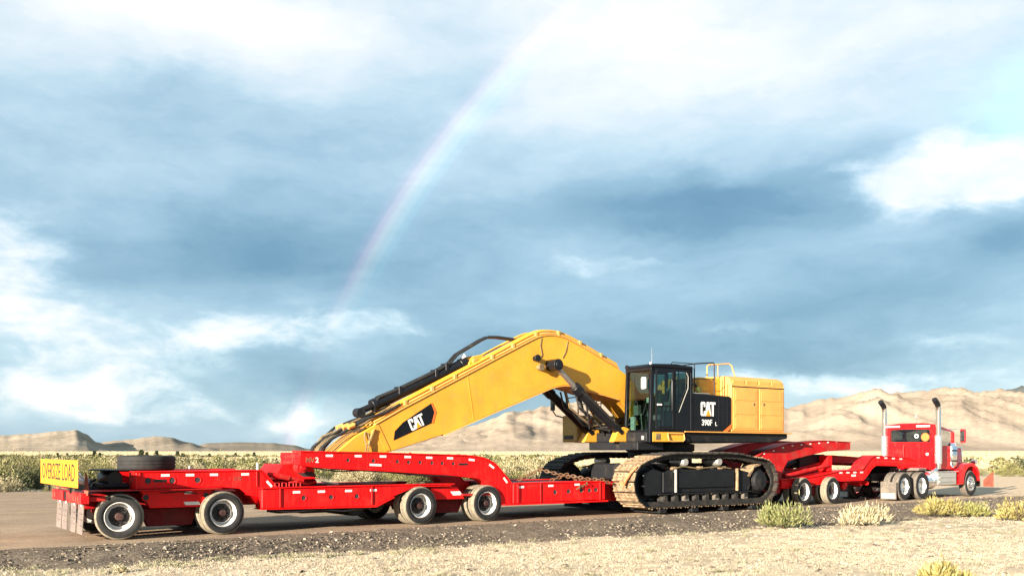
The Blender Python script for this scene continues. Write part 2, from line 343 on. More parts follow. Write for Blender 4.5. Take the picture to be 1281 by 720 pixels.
TY_T = tyre_mesh(.525, .28, .30, tread_d); RIM_T = rim_mesh(.30, .14, alu, alu, intr); HUB_T = hub_mesh(-.028, .10, chrome, chrome)
RIM_S = rim_mesh(.30, .14, alu, alu, intr, False); HUB_S = hub_mesh(.14, .09, chrome, chrome, .06)
def wheel(parent, u, v, z, near, ty, rim, hub, spin):
    rz = 0 if near else math.pi
    w = inst('wheel', rim, parent, u, v, z, (0, 0, rz))
    w.rotation_euler = (0, spin, rz)
    sub('tyre', ty, w)
    if hub: sub('hub', hub, w)
    return w
def axle(parent, u, vo, z, ty, rim, hub, gap=.325, wd=.265, mat=None, steer=0.0):
    for sd in (1, -1):
        for k, off in enumerate((wd/2, wd/2+gap)):
            dv = (off-wd/2-gap/2)*-1; vc = vo-wd/2-gap/2
            w = wheel(parent, u+dv*sd*math.sin(steer), sd*(vc+dv*math.cos(steer)), z, sd > 0, ty, rim, hub if k == 0 else None, random.uniform(0, 6)); w.rotation_euler[2] += steer
    part(MB().cyl((u, -(vo-.2), z), (u, vo-.2, z), .075, 14), 'axle', mat or blk_m, parent)
_tape = MB().box(-.088, .088, -.002, .004, -.027, .027).mesh('reflector', tape, bevel=.002)
def reflector(parent, u, v, z, slope=0.0, long=1.0): inst('reflector', _tape, parent, u, v, z, (0, -slope, 0), (long, 1, 1))
_hole = MB().lathe([(.062, -.003), (.062, .010), (.050, .012), (.046, .003), (0, .002)], (0, 0, 0), 'v', 18, [0, 0, 0, 1]).mesh('pipe_opening', [red, intr], smooth=30)  # dark disc in the ring paints the shade inside the tube
def hole(parent, u, v, z, s=1.0): inst('pipe_opening', _hole, parent, u, v, z, None, (s*1.45, 1, s*1.45))

# ------------------------------------------------------------------ rear dolly: four axles, a raised tail and a low middle
rd = thing('trailer_dolly', 1.0, 0, 0, 'red four-axle steerable trailer dolly with mud flaps, carrying the flat spare tyre', 'trailer dolly')
for uu, st_ in ((0.0, -9), (2.1, 2), (7.02, 3), (9.0, 3)): axle(rd, uu, 1.5, .475, TY_L, RIM_L, HUB_L, mat=red_old, steer=R(st_))
for sd in (1, -1):
    a, b_ = (.62, 1.2) if sd > 0 else (-1.2, -.62)
    beam = MB().prism([(.35, 1.02), (2.2, 1.02), (2.55, .99), (2.75, .88), (2.92, .64), (3.45, .64), (3.45, .93), (3.05, 1.37), (.35, 1.37)], a, b_)
    up = part(beam, 'tail_beam', red, rd, .012)
    fl = MB().prism([(.30, 1.375), (3.06, 1.375), (3.48, .92), (3.50, .94), (3.09, 1.40), (.30, 1.40)], a-.03, b_+.03)
    part(fl, 'beam_flange', red, rd, .005)
    c0, c1 = (.98, 1.4) if sd > 0 else (-1.4, -.98)
    part(MB().prism([(3.0, .54), (5.84, .50), (6.32, .72), (6.9, .93), (7.95, .93), (8.05, .98), (3.0, .965)], c0, c1), 'middle_beam', red, rd, .012)
    part(MB().box(2.98, 8.06, c0-.02, c1+.03, .982, 1.002), 'beam_flange', red, rd, .004)
    part(MB().prism([(2.98, .51), (5.84, .472), (6.34, .69), (6.32, .715), (5.84, .497), (2.98, .535)], c0-.02, c1+.03), 'beam_flange', red, rd, .004)
    # skirts between the wheels
    w0, w1 = (1.12, 1.30) if sd > 0 else (-1.30, -1.12)
    part(MB().prism([(.42, .99), (1.98, .99), (1.66, .62), (.60, .62)], w0, w1), 'skirt', red, rd, .01)
    part(MB().prism([(7.42, .92), (8.20, .92), (8.44, .60), (7.42, .60)], w0, w1), 'skirt', red, rd, .01)
    part(MB().prism([(.45, .60), (1.70, .60), (1.55, .22), (.62, .22)], w0-sd*.22, w1-sd*.26), 'equalizer_box', red_shade, rd, .01)
    part(MB().prism([(7.45, .58), (8.55, .58), (8.4, .24), (7.6, .24)], w0-sd*.22, w1-sd*.26), 'equalizer_box', red_shade, rd, .01)
    # wheel guard lip
    part(MB().box(-.62, 2.05, min(sd*.85, sd*1.53), max(sd*.85, sd*1.53), 1.0, 1.014), 'guard_plate', red_old, rd)
    part(MB().box(8.3, 9.5, min(sd*.85, sd*1.42), max(sd*.85, sd*1.42), .68, .73), 'guard_plate', red_old, rd)
part(MB().box(-.58, 8.4, -.62, .62, .60, .92), 'centre_frame', red_old, rd, .02)
part(MB().box(-.5, 1.6, -.60, .60, .922, 1.06), 'tail_deck', blk_m, rd, .01)
bump = part(MB().box(-.80, -.62, -1.5, -.34, .75, .97).box(-.80, -.62, .10, 1.5, .75, .97), 'bumper', red_old, rd, .012)
part(MB().box(-.76, -.60, -.34, .10, .78, .95), 'bumper_recess', blk_m, rd)
part(MB().box(-.64, -.3, -1.45, 1.45, .80, .90), 'rear_crossmember', red_old, rd, .01)
for vv in (-1.34, -1.12, .95-.07, 1.12, 1.34): part(MB().box(-.812, -.80, vv-.055, vv+.055, .80, .90), 'tail_lamp', amber, rd, .004)
for vv in (-1.16, -.53, .36, 1.06):
    f = MB(); n = 8
    for k in range(n):
        za, zb = lerp(.74, .13, k/n), lerp(.74, .13, (k+1)/n); ua, ub = -.70-.004*math.sin(k*.7+vv*3)-.003*k, -.70-.004*math.sin((k+1)*.7+vv*3)-.003*(k+1)
        f.add([(ua, vv-.27, za), (ua, vv+.27, za), (ub, vv+.27, zb), (ub, vv-.27, zb), (ua+.012, vv-.27, za), (ua+.012, vv+.27, za), (ub+.012, vv+.27, zb), (ub+.012, vv-.27, zb)], [(0, 1, 2, 3), (4, 7, 6, 5), (0, 3, 7, 4), (1, 5, 6, 2)])
    fo = part(f, 'mud_flap', flapm, rd, 0, 60)
    for zz in (.30, .42, .54): part(MB().box(-.735, -.722, vv-.19, vv+.19, zz, zz+.012), 'flap_rib', flapm, fo)
    part(MB().box(-.722, -.712, vv+.10, vv+.22, .70, .75), 'reflector', tape, fo)
# hydraulics on the tail
part(MB().lathe([(0, -.45), (.15, -.45), (.17, -.42), (.17, .42), (.15, .45), (0, .45)], (.02, .35, 1.24), 'v', 20, mi=0), 'air_tank', blk, rd)
part(MB().box(-.25, .3, -.15, .85, 1.06, 1.14).box(-.3, .34, -.2, .9, 1.40, 1.43), 'tank_cradle', blk_m, rd, .01)
part(MB().lathe([(0, -.3), (.10, -.3), (.10, .3), (0, .3)], (-.35, -.25, 1.14), 'v', 14, mi=0), 'air_cylinder', alu_d, rd)
part(MB().tube([(-.3, .1, 1.12), (-.5, .0, 1.30), (-.45, -.35, 1.33), (-.3, -.6, 1.16), (-.1, -.7, 1.08)], .022, 6), 'air_line', wht, rd)
part(MB().tube([(-.55, .5, 1.0), (-.42, .45, 1.12), (-.35, .2, 1.16), (-.2, .0, 1.2)], .03, 6), 'air_line', hose_b, rd)
part(MB().box(3.45, 4.0, .5, 1.2, .40, .50).box(4.02, 4.75, .5, 1.2, .38, .50), 'tool_box', blk_m, rd, .01)
part(MB().lathe([(0, -.8), (.2, -.8), (.22, -.76), (.22, .76), (.2, .8), (0, .8)], (5.5, .2, .47), 'v', 18, mi=0), 'air_tank', blk, rd)
part(MB().lathe([(0, .0), (.85, .0), (.85, .10), (.80, .16), (0, .16)], (4.0, 0, 1.0), 'z', 36, mi=0), 'turntable', red_old, rd)
part(MB().box(4.9, 6.7, -.9, .9, .95, 1.01), 'platform', blk_m, rd, .008)
part(MB().prism([(1.30, .735), (1.62, .735), (1.66, .665), (1.34, .665)], 1.302, 1.312), 'data_plate', tape, rd)
part(MB().prism([(8.0, .80), (8.28, .80), (8.36, .70), (8.08, .70)], 1.302, 1.312), 'data_plate', tape, rd)
for uu in (.95, 1.47, 1.99, 2.69): reflector(rd, uu, 1.203, 1.305)
reflector(rd, 1.40, 1.303, .93, 0, .9); reflector(rd, 3.25, 1.203, 1.08, -R(47))
for uu in (3.82, 4.43, 5.12, 5.77): reflector(rd, uu, 1.403, .885)
for uu in (.59, 1.09, 1.63): hole(rd, uu, 1.2, 1.195, .95)
part(MB().prism([(.70, 1.225), (.98, 1.225), (.98, 1.165), (.70, 1.165)], 1.2, 1.204), 'recessed_nameplate', rimd, rd)
hole(rd, .52, 1.3, .85, .9); hole(rd, 1.78, 1.3, .87, .9)
for uu in (3.99, 4.67, 5.33): hole(rd, uu, 1.4, .75, .85)
for k, uu in enumerate((2.10, 2.22, 2.34, 2.46, 2.57)): part(MB().box(uu-.04, uu+.04, 1.2, 1.204, 1.17, 1.26), 'embossed_mark', red_old, rd)

sg = thing('warning_sign', -.96, .17, 1.08, 'yellow OVERSIZE LOAD banner sign above the mud flaps', 'sign')
sp = part(MB().box(-.975, -.955, -1.85, 2.15, 1.10, 1.64), 'sign_panel', signy, sg, .004)
part(MB().box(-.984, -.975, -1.83, 2.13, 1.615, 1.63).box(-.984, -.975, -1.83, 2.13, 1.11, 1.125), 'sign_border', signy, sg)
og = ORG[sg.name]
tme = text_mesh('OVERSIZE LOAD', .50, ltr, .002, .0, .98)
sign_m = Matrix(((0, 0, -1, -.9785-og[0]), (-1, 0, 0, -(.15-og[1])), (0, 1, 0, 1.372-og[2]), (0, 0, 0, 1)))
wd = max(v.co.x for v in tme.vertices)-min(v.co.x for v in tme.vertices)
for v in tme.vertices: v.co.x *= 3.55/wd
for q in split_loose(tme): o = bpy.data.objects.new('letter', q); link(o, sg); o.matrix_basis = sign_m
for vv in (-1.0, 1.3): part(MB().box(-.955, -.92, vv-.03, vv+.03, .97, 1.5), 'bracket', blk_m, sg)
sm = MB().lathe([(.36, -.15), (.40, -.165), (.52, -.165), (.585, -.14), (.605, -.10), (.605, -.05), (.592, -.045), (.592, -.03), (.605, -.025), (.605, .025), (.592, .03), (.592, .045), (.605, .05), (.605, .10), (.585, .14), (.52, .165), (.40, .165), (.36, .15), (.34, .0), (.36, -.15)], (0.80, .28, 1.565), 'z', 48, mi=0)
lone(sm, 'spare_tyre', [rub], .80, .28, 1.40, 'bald black spare tyre lying flat on top of the red dolly', 'tyre')
for vv, lb in ((1.42, 'faded red triangular flag on the bumper end beside the near mud flap'), (-1.62, 'faded red triangular flag behind the far end of the yellow sign')):
    f = MB(); uu = -.66; pts = [(uu, vv-.13, 1.40), (uu, vv+.02, 1.33), (uu, vv+.17, 1.05), (uu-.03, vv+.20, .93), (uu-.02, vv-.12, .93)]
    f.add(pts+[(a+.012, b, c) for a, b, c in pts], [(0, 1, 2, 3, 4), (9, 8, 7, 6, 5)]+[(i, (i+1) % 5, 5+(i+1) % 5, 5+i) for i in range(5)])
    lone(f, 'warning_flag', [pink], uu, vv, .93, lb, 'flag')

# ------------------------------------------------------------------ lowboy: rear gooseneck, well deck, front gooseneck
lb = thing('lowboy_trailer', 12.0, 0, .3, 'long red lowboy trailer whose arched goosenecks carry the yellow excavator', 'trailer')
def curve(pts, n=5):                              # rounds an open outline a little
    out = []
    for i in range(len(pts)-1):
        p0, p1, p2, p3 = (Vector(pts[max(0, min(len(pts)-1, j))]) for j in (i-1, i, i+1, i+2))
        for k in range(n):
            t = k/n; q = .5*((2*p1)+(-p0+p2)*t+(2*p0-5*p1+4*p2-p3)*t*t+(-p0+3*p1-3*p2+p3)*t**3); out.append((q.x, q.y))
    return out+[tuple(pts[-1])]
def neck(N0):
    top = [(N0, 1.80), (6.05, 1.765), (8.4, 1.70)]+curve([(8.7, 1.675), (9.0, 1.61), (9.3, 1.48), (9.58, 1.22), (9.85, .94)], 4)
    botm = curve([(9.45, .42), (9.30, .66), (9.12, .90), (8.98, 1.04), (8.80, 1.12)], 3)+[(7.86, 1.215), (6.05, 1.335), (max(4.4, N0+.1), 1.43), (N0, 1.50)]
    return top, botm
for sd in (1, -1):
    a, b_ = (.95, 1.4) if sd > 0 else (-1.4, -.95); top, botm = neck(3.9 if sd > 0 else 5.05)
    part(MB().prism(top+[(9.85, .42)]+botm, a, b_), 'gooseneck_beam', red, lb, .012)
    tf = [(x, z+.004) for x, z in top]; part(MB().prism(tf+[(x, z+.026) for x, z in reversed(tf)], a-.03, b_+.035), 'beam_flange', red, lb, .004)
    a, b_ = (.95, 1.45) if sd > 0 else (-1.45, -.95)
    part(MB().prism([(9.86, .44), (13.05, .46), (13.05, .955), (9.86, .955)], a, b_), 'deck_beam', red, lb, .012)
    part(MB().box(9.87, 13.08, a-.04, b_+.03, .96, .985), 'beam_flange', red, lb, .005)
    part(MB().box(9.5, 13.08, min(sd*.93, sd*1.56), max(sd*.93, sd*1.56), .40, .437), 'beam_flange', red, lb, .006)
    part(MB().box(9.96, 10.02, b_ if sd > 0 else a-.04, b_+.04 if sd > 0 else a, .45, .95), 'stiffener', red, lb, .006)
    a, b_ = (.45, 1.05) if sd > 0 else (-1.05, -.45)
    part(MB().box(13.08, 20.6, a, b_, .38, .88), 'well_beam', red_old, lb, .012)
    a, b_ = (.68, 1.2) if sd > 0 else (-1.2, -.68)
    part(MB().prism([(19.72, .42), (20.95, .42), (21.05, 1.12), (21.35, 1.50), (22.3, 1.66), (23.46, 1.83), (24.78, 1.885), (24.78, 2.13), (23.24, 2.18), (21.32, 2.06), (20.2, 1.82), (19.72, 1.55)], a, b_), 'front_gooseneck_beam', red_old, lb, .012)
    part(MB().prism([(19.7, 1.58), (20.2, 1.83), (21.32, 2.067), (23.24, 2.187), (24.8, 2.137), (24.8, 2.16), (23.24, 2.21), (21.32, 2.09), (20.18, 1.855), (19.68, 1.60)], a-.03, b_+.03), 'beam_flange', red_old, lb, .004)
part(MB().box(10.0, 13.0, -.95, .95, .90, .95), 'deck_floor', blk_m, lb)
for uu in (10.2, 10.9, 11.6, 12.3): part(MB().box(uu, uu+.12, -.95, .95, .5, .9), 'crossmember', red_old, lb)
for uu in (14.6, 15.9, 17.2, 18.5): part(MB().box(uu-.14, uu+.14, -2.2, 2.2, .05, .165), 'outrigger', blk_m, lb, .01)
for uu in (14.6, 15.9, 17.2, 18.5): part(MB().box(uu-.1, uu+.1, -1.0, 1.0, .165, .38), 'crossmember', blk_m, lb, .01)
# pivot over the rear dolly and its machinery
part(MB().plan([(3.9, .22), (3.9, .948), (5.2, .948), (5.3, -1.2), (5.05, -1.39), (4.5, -.4)], 1.52, 1.79), 'neck_head', red, lb, .015)
part(MB().box(3.88, 3.9, .25, 1.36, 1.66, 1.74).box(3.88, 3.9, .3, 1.0, 1.53, 1.58), 'head_lip', red_old, lb, .005)
part(MB().prism([(3.7, 1.52), (4.45, 1.50), (4.50, 1.18), (4.75, 1.165), (3.45, 1.165)], -.30, .90), 'pivot_block', red, lb, .02)
part(MB().prism([(4.0, 1.34), (4.42, 1.34), (4.55, 1.22), (4.2, 1.22)], .9, .905), 'access_opening', intr, lb)  # dark plate paints the shade inside the opening
part(MB().box(5.25, 9.0, -.95, .95, 1.45, 1.50), 'neck_plate', red_old, lb)
part(MB().cyl((4.02, 1.0, 1.44), (4.02, 1.25, 1.44), .13, 18).cyl((4.02, 1.25, 1.44), (4.02, 1.33, 1.44), .07, 12), 'pivot_pin', red_old, lb, .008)
part(MB().cyl((3.25, 1.1, 1.30), (3.75, 1.12, 1.20), .06, 10).cyl((3.75, 1.12, 1.20), (4.1, 1.13, 1.14), .04, 10), 'lift_cylinder', red_old, lb)
part(MB().box(22.65, 23.95, -.66, .66, 1.24, 1.72), 'kingpin_block', blk_m, lb, .02)
for vv in (-.5, .5): part(MB().cyl((20.9, vv, 1.0), (22.7, vv, 1.5), .09, 12), 'lift_cylinder', blk, lb)
for uu, zz, sl_ in ((4.63, 1.715, -.013), (5.37, 1.705, -.013), (6.03, 1.695, -.013), (6.71, 1.68, -.03), (7.32, 1.66, -.03), (7.93, 1.645, -.03), (8.58, 1.60, -.12), (9.2, 1.43, -R(33)), (9.64, 1.06, -R(50))): reflector(lb, uu, 1.404, zz, sl_)
reflector(lb, 5.83, 1.404, 1.49, -.05, 1.8)
for uu, zz in ((5.1, 1.61), (5.77, 1.59), (6.42, 1.57), (6.73, 1.55), (7.05, 1.545), (7.39, 1.53), (7.69, 1.52), (8.02, 1.505)): hole(lb, uu, 1.4, zz, .72)
for uu, zz in ((10.12, .87), (11.11, .885), (12.03, .90)): reflector(lb, uu, 1.454, zz, .02)
for uu, zz in ((11.25, .71), (11.72, .72), (12.18, .73), (12.47, .73), (12.70, .74)): hole(lb, uu, 1.45, zz, 1.0)
for k in range(9):
    uu = 20.1+k*.48; zz = 1.80+min(k*.48, 1.25)*.21+max(0, k*.48-1.25)*.062; part(MB().box(uu, uu+.07, 1.2, 1.212, zz-.075, zz-.035), 'marker_lamp', tape, lb)
for k, c_ in enumerate('MV2'):
    place_flat(text_mesh(c_, .17, pink if k < 2 else tape, .002, .004), 'lettering', lb, 4.10+k*.11, 1.403, 1.61, -.013)
part(MB().box(8.18, 8.46, 1.4, 1.405, 1.46, 1.52), 'nameplate', rimd, lb)

# air and electric lines
def line(parent, pts, r=.016, m_=None): part(MB().tube(pts, r, 6), 'air_line', m_ or hose_b, parent)
line(lb, [(4.2, 1.37, 1.46), (4.6, 1.36, 1.38), (5.1, 1.37, 1.41), (5.8, 1.36, 1.33), (6.5, 1.37, 1.31), (7.3, 1.36, 1.22), (8.2, 1.37, 1.19)])
line(lb, [(4.3, 1.2, 1.44), (4.9, 1.2, 1.34), (5.7, 1.22, 1.36), (6.9, 1.2, 1.24), (7.9, 1.2, 1.18)])
line(rd, [(3.2, 1.36, .50), (3.7, 1.37, .43), (4.4, 1.36, .47), (5.0, 1.37, .41), (5.7, 1.35, .46)])
line(rd, [(4.7, .8, 1.10), (5.0, 1.1, 1.04), (5.4, 1.0, 1.06), (6.0, 1.15, 1.03), (6.6, 1.0, 1.05)], .02)
line(rd, [(3.55, .8, 1.15), (3.7, 1.0, 1.08), (3.95, 1.15, 1.13), (4.2, 1.1, 1.05), (4.5, .95, 1.10)], .02, red_old)
line(rd, [(.5, 1.1, 1.0), (.6, 1.25, .98), (.9, 1.31, .93), (1.2, 1.32, .96), (1.6, 1.31, .90)], .012)
for uu in (3.42, 5.72): part(MB().box(uu-.015, uu+.015, 1.4, 1.43, .55, .975), 'stiffener', red, rd, .004)
for uu in (10.75, 12.85): part(MB().box(uu-.015, uu+.015, 1.45, 1.48, .45, .95), 'stiffener', red, lb, .004)
for uu in (.42, 2.95): part(MB().box(uu-.012, uu+.012, 1.2, 1.225, 1.03, 1.365), 'stiffener', red, rd, .004)
for k in range(4): part(MB().tube([(3.35+k*.17, 1.28, 1.015), (3.35+k*.17, 1.28, 1.10), (3.45+k*.17, 1.28, 1.10), (3.45+k*.17, 1.28, 1.015)], .012, 5), 'chain_ring', red_old, rd)
# loose gear on the deck
def chain_mb(pts, r=.022):
    b = MB(); pts = [Vector(p) for p in pts]; L = [0]
    for i in range(1, len(pts)): L.append(L[-1]+(pts[i]-pts[i-1]).length)
    s_ = 0; k = 0
    while s_ < L[-1]-.12:
        i = max(j for j in range(len(L)) if L[j] <= s_+1e-6); i = min(i, len(pts)-2); t = (s_-L[i])/(L[i+1]-L[i]); p = pts[i].lerp(pts[i+1], t); d = (pts[i+1]-pts[i]).normalized()
        sd = d.cross(Vector((0, 0, 1))); sd = sd.normalized() if sd.length > .1 else Vector((1, 0, 0)); sd = sd if k % 2 else sd.cross(d).normalized()
        ring = [p+d*(.075*math.cos(a)+.06)+sd*.04*math.sin(a) for a in [2*math.pi*q/8 for q in range(9)]]
        b.tube([tuple(q) for q in ring], r*.75, 5, cap=False); s_ += .105; k += 1
    return b
lone(chain_mb([(11.6, .8, 1.0), (12.0, 1.0, 1.16), (12.5, 1.30, 1.05), (12.9, 1.45, 1.02), (13.2, 1.50, .92)]), 'tie_down_chain', [rust], 11.6, 1.0, .98, 'rusty tie-down chain slung along the deck edge ahead of the muddy track', 'chain')
lone(chain_mb([(11.2, -.2, 1.0), (11.7, .2, 1.30), (12.2, .7, 1.12), (12.5, 1.1, 1.0), (12.35, 1.47, .92), (11.9, 1.49, .74)]), 'tie_down_chain', [rust], 11.2, 0, .98, 'rusty chain hanging down the red deck side', 'chain')
lone(MB().tube([(13.30, 1.92, .82), (13.36, 1.98, 1.02), (13.46, 2.08, 1.22), (13.60, 2.18, 1.40)], [.035, .05, .04, .03], 8).box(13.28, 13.40, 1.80, 1.97, .90, .98), 'chain_binder', [bindm], 13.3, 1.9, .80, 'orange lever binder hooked on the front of the muddy track', 'chain binder')
# ------------------------------------------------------------------ jeep dolly between truck and lowboy
jd = thing('jeep_dolly', 24.0, 0, 0, 'dark red two-axle jeep dolly linking the truck to the lowboy', 'trailer dolly', turn=R(1.5))
for uu in (21.72, 23.32): axle(jd, uu, 1.5, .472, TY_L, RIM_L, HUB_L, mat=red_old, steer=R(4))
jt = [(20.9, .86), (22.6, .94), (24.1, 1.12), (25.35, 1.14)]+curve([(25.5, 1.18), (25.78, 1.40), (26.05, 1.59), (26.35, 1.66)], 4)+[(28.4, 1.57), (29.3, 1.42)]
jb = [(29.3, 1.30), (28.5, 1.275), (26.45, 1.33)]+curve([(26.3, 1.32), (26.05, 1.20), (25.75, .95), (25.5, .80)], 4)+[(23.9, .79), (22.6, .68), (20.9, .60)]
for sd in (1, -1):
    a, b_ = (.72, 1.2) if sd > 0 else (-1.2, -.72)
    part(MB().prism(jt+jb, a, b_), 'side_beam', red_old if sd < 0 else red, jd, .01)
    part(MB().prism([(x, z+.003) for x, z in jt]+[(x, z+.026) for x, z in reversed(jt)], a-.03, b_+.04), 'beam_flange', red, jd, .004)
    part(MB().prism([(x, z-.003) for x, z in jb]+[(x, z-.026) for x, z in reversed(jb)], a-.03, b_+.04), 'beam_flange', red, jd, .004)
    part(MB().box(23.72, 23.98, min(sd*.62, sd*1.0), max(sd*.62, sd*1.0), 1.13, 1.68), 'support_post', red, jd, .012)
    part(MB().prism([(22.1, .62), (22.95, .62), (22.85, .3), (22.2, .3)], min(sd*.8, sd*1.1), max(sd*.8, sd*1.1)), 'equalizer_box', red_shade, jd, .01)
part(MB().box(21.0, 25.5, -.72, .72, .66, .86), 'centre_frame', red_old, jd, .01)
part(MB().box(26.4, 29.2, -.72, .72, 1.36, 1.42), 'neck_plate', red_old, jd, .008)
part(MB().box(23.6, 24.1, -.62, .62, 1.60, 1.72), 'turntable', red_old, jd, .02)
part(MB().cyl((21.3, 1.0, .98), (23.7, 1.0, 1.33), .07, 12).cyl((21.3, .7, 1.02), (23.7, .7, 1.42), .045, 10), 'steering_rod', red_old, jd)
part(MB().cyl((24.6, .5, .66), (24.6, 1.1, .60), .15, 14), 'air_chamber', red, jd, .02)
part(MB().cyl((25.9, .2, .72), (25.9, .9, .66), .12, 12).cyl((26.0, .85, .7), (26.0, 1.1, .66), .08, 10), 'air_chamber', red, jd, .01)
for k in range(4): reflector(jd, 24.2+k*.42, 1.205, 1.07)
for k in range(4): reflector(jd, 26.5+k*.5, 1.205, 1.60-k*.02)
part(MB().box(24.85, 25.1, 1.2, 1.206, .93, 1.0), 'data_plate', tape, jd)
for k in range(10): hole(jd, 26.45+k*.19, 1.2, 1.47-k*.006, .5)

# ------------------------------------------------------------------ tractor
tk = thing('semi_truck', 30.5, 0, 0, 'red long-nosed day-cab semi truck with two tall chrome exhaust stacks', 'truck', turn=R(4), ahead=.12)
for uu in (27.50, 28.80): axle(tk, uu, 1.27, .525, TY_T, RIM_T, HUB_T, .34, .28, blk_m)
for sd in (1, -1):
    wheel(tk, 32.75, sd*1.11, .525, sd > 0, TY_T, RIM_S, HUB_S, random.uniform(0, 6))
    part(MB().box(26.6, 33.5, min(sd*.34, sd*.44), max(sd*.34, sd*.44), .72, 1.0), 'chassis_rail', blk_m, tk, .01)
part(MB().cyl((32.75, -1.0, .525), (32.75, 1.0, .525), .06, 12), 'axle', blk_m, tk)
part(MB().lathe([(0, 0), (.48, 0), (.50, .04), (.46, .08), (0, .08)], (28.25, 0, 1.20), 'z', 28, mi=0).box(27.9, 28.6, -.42, .42, 1.0, 1.2), 'fifth_wheel', blk_m, tk, .01)
# cab: walls with real openings
CR = 30.30
def wall_hole(b, u0, u1, outer, inner):         # (v,z) frame of quads with thickness along u
    n = len(outer); vs = []
    for uu in (u0, u1): vs += [(uu, *p) for p in outer]+[(uu, *p) for p in inner]
    fs = []
    for i in range(n):
        j = (i+1) % n
        fs += [(i, j, n+j, n+i), (2*n+i, 3*n+i, 3*n+j, 2*n+j), (i, 2*n+i, 2*n+j, j), (n+i, n+j, 3*n+j, 3*n+i)]
    b.add(vs, fs); return b
out_ = [(-1.13, 1.12), (1.05, 1.12), (1.05, 2.78), (.97, 2.89), (.5, 2.94), (-.58, 2.94), (-1.05, 2.89), (-1.13, 2.78)]
inn_ = [(-.86, 2.22), (.76, 2.22), (.76, 2.62), (.70, 2.68), (.4, 2.69), (-.5, 2.69), (-.80, 2.68), (-.86, 2.62)]
cabm = part(wall_hole(MB(), CR, CR+.05, out_, inn_), 'cab_back_wall', red_tr, tk, .012)
part(wall_hole(MB(), CR-.012, CR+.01, [(a*1.04-.0, 2.45+(c-2.45)*1.12) for a, c in inn_], inn_), 'window_seal', blk, cabm)
part(MB().prism_u([(a*.99, c) for a, c in inn_], CR+.02, CR+.026), 'rear_window', gl_dim, cabm)
part(MB().lathe([(.085, -.002), (.085, .002), (.045, .002), (.045, -.002), (.085, -.002)], (CR+.012, .22, 2.44), 'u', 20, mi=0), 'window_decal', wht, cabm)
part(MB().lathe([(0, -.004), (.165, -.004), (.165, .004), (0, .004)], (CR-.02, .60, 2.39), 'u', 24, mi=0), 'window_decal', orng, cabm, label='round orange decal on the rear window')
rp = [(-1.12, 2.78), (-.55, 2.90), (.47, 2.90), (1.04, 2.78), (1.04, 2.82), (.90, 2.90), (.5, 2.955), (-.58, 2.955), (-.98, 2.90), (-1.12, 2.82)]; n = len(rp)
part(MB().add([(CR+.05, a, c) for a, c in rp]+[(31.82, a*.96, c-.20) for a, c in rp], [tuple(range(n)), tuple(range(2*n-1, n-1, -1))]+[(i, (i+1) % n, n+(i+1) % n, n+i) for i in range(n)]), 'roof', red_tr, tk, .012)
roofless = None
for sd, vo in ((1, 1.05), (-1, -1.13)):
    vi = vo-sd*.05; lo, hi = min(vo, vi), max(vo, vi)
    dr = part(MB().box(CR+.05, 31.75, lo, hi, 1.12, 2.04), 'door', red_tr, tk, .012)
    part(MB().box(CR+.05, CR+.11, lo, hi, 2.04, 2.765).box(31.69, 31.75, lo, hi, 2.04, 2.585), 'door_pillar', red_tr, dr, .008)
    part(MB().prism([(CR+.11, 2.04), (31.68, 2.04), (31.68, 2.59), (CR+.11, 2.76)], lo+.02, hi-.024), 'side_window', gl_truck, dr)
    part(MB().cyl((30.5, vo+sd*.05, 1.9), (30.5, vo+sd*.05, 1.5), .015, 8), 'grab_handle', chrome, dr)
part(MB().prism_u([(-.99, 2.06), (.91, 2.06), (.87, 2.60), (.45, 2.70), (-.53, 2.70), (-.95, 2.60)], 31.74, 31.748), 'windshield', gl_truck, tk)
part(MB().box(31.70, 31.79, -1.06, -1.0, 2.05, 2.60).box(31.70, 31.79, .92, .98, 2.05, 2.60).box(31.72, 31.80, -.06, -.02, 2.05, 2.69), 'windshield_post', red_tr, tk)
part(MB().box(CR+.06, 31.7, -1.07, 1.0, 1.10, 1.16).box(31.45, 31.72, -1.0, .95, 1.2, 2.06), 'dashboard', intr, tk, .02)
for vv in (-.55, .47):
    st = part(MB().box(30.75, 31.2, vv-.25, vv+.25, 1.45, 1.60).prism([(30.72, 1.55), (30.62, 2.30), (30.50, 2.30), (30.56, 1.5)], vv-.25, vv+.25), 'seat', intg, tk, .04)
part(MB().lathe([(.21, -.015), (.225, 0), (.21, .015), (.195, 0), (.21, -.015)], (31.35, .47, 1.95), 'u', 24, mi=0), 'steering_wheel', blk, tk)
hood = [(-.55, 2.03), (.47, 2.03), (.62, 1.93), (.70, 1.50), (.70, 1.10), (-.78, 1.10), (-.78, 1.5), (-.70, 1.93)]
hb = MB(); n = len(hood)
hs = [(31.79, 1.0, 0.06), (32.6, .93, .02), (33.35, .86, -.03), (33.42, .82, -.05)]
vs = [(uu, -.04+(a+.04)*k, 1.1+(c-1.1)*(1.0 if k == 1 else .985)+dz*(c-1.1)) for uu, k, dz in hs for a, c in hood]
hb.add(vs, [tuple(range(n)), tuple(range(3*n, 4*n))]+[(i*n+j, i*n+(j+1) % n, (i+1)*n+(j+1) % n, (i+1)*n+j) for i in range(3) for j in range(n)])
part(hb, 'hood', red_tr, tk, .02)
gr = part(MB().box(33.43, 33.52, -.62, .54, .95, 2.0), 'grille', chrome, tk, .03)
for k in range(12): part(MB().box(33.52, 33.535, -.56+k*.09, -.545+k*.09, 1.0, 1.95), 'grille_bar', chrome, gr)
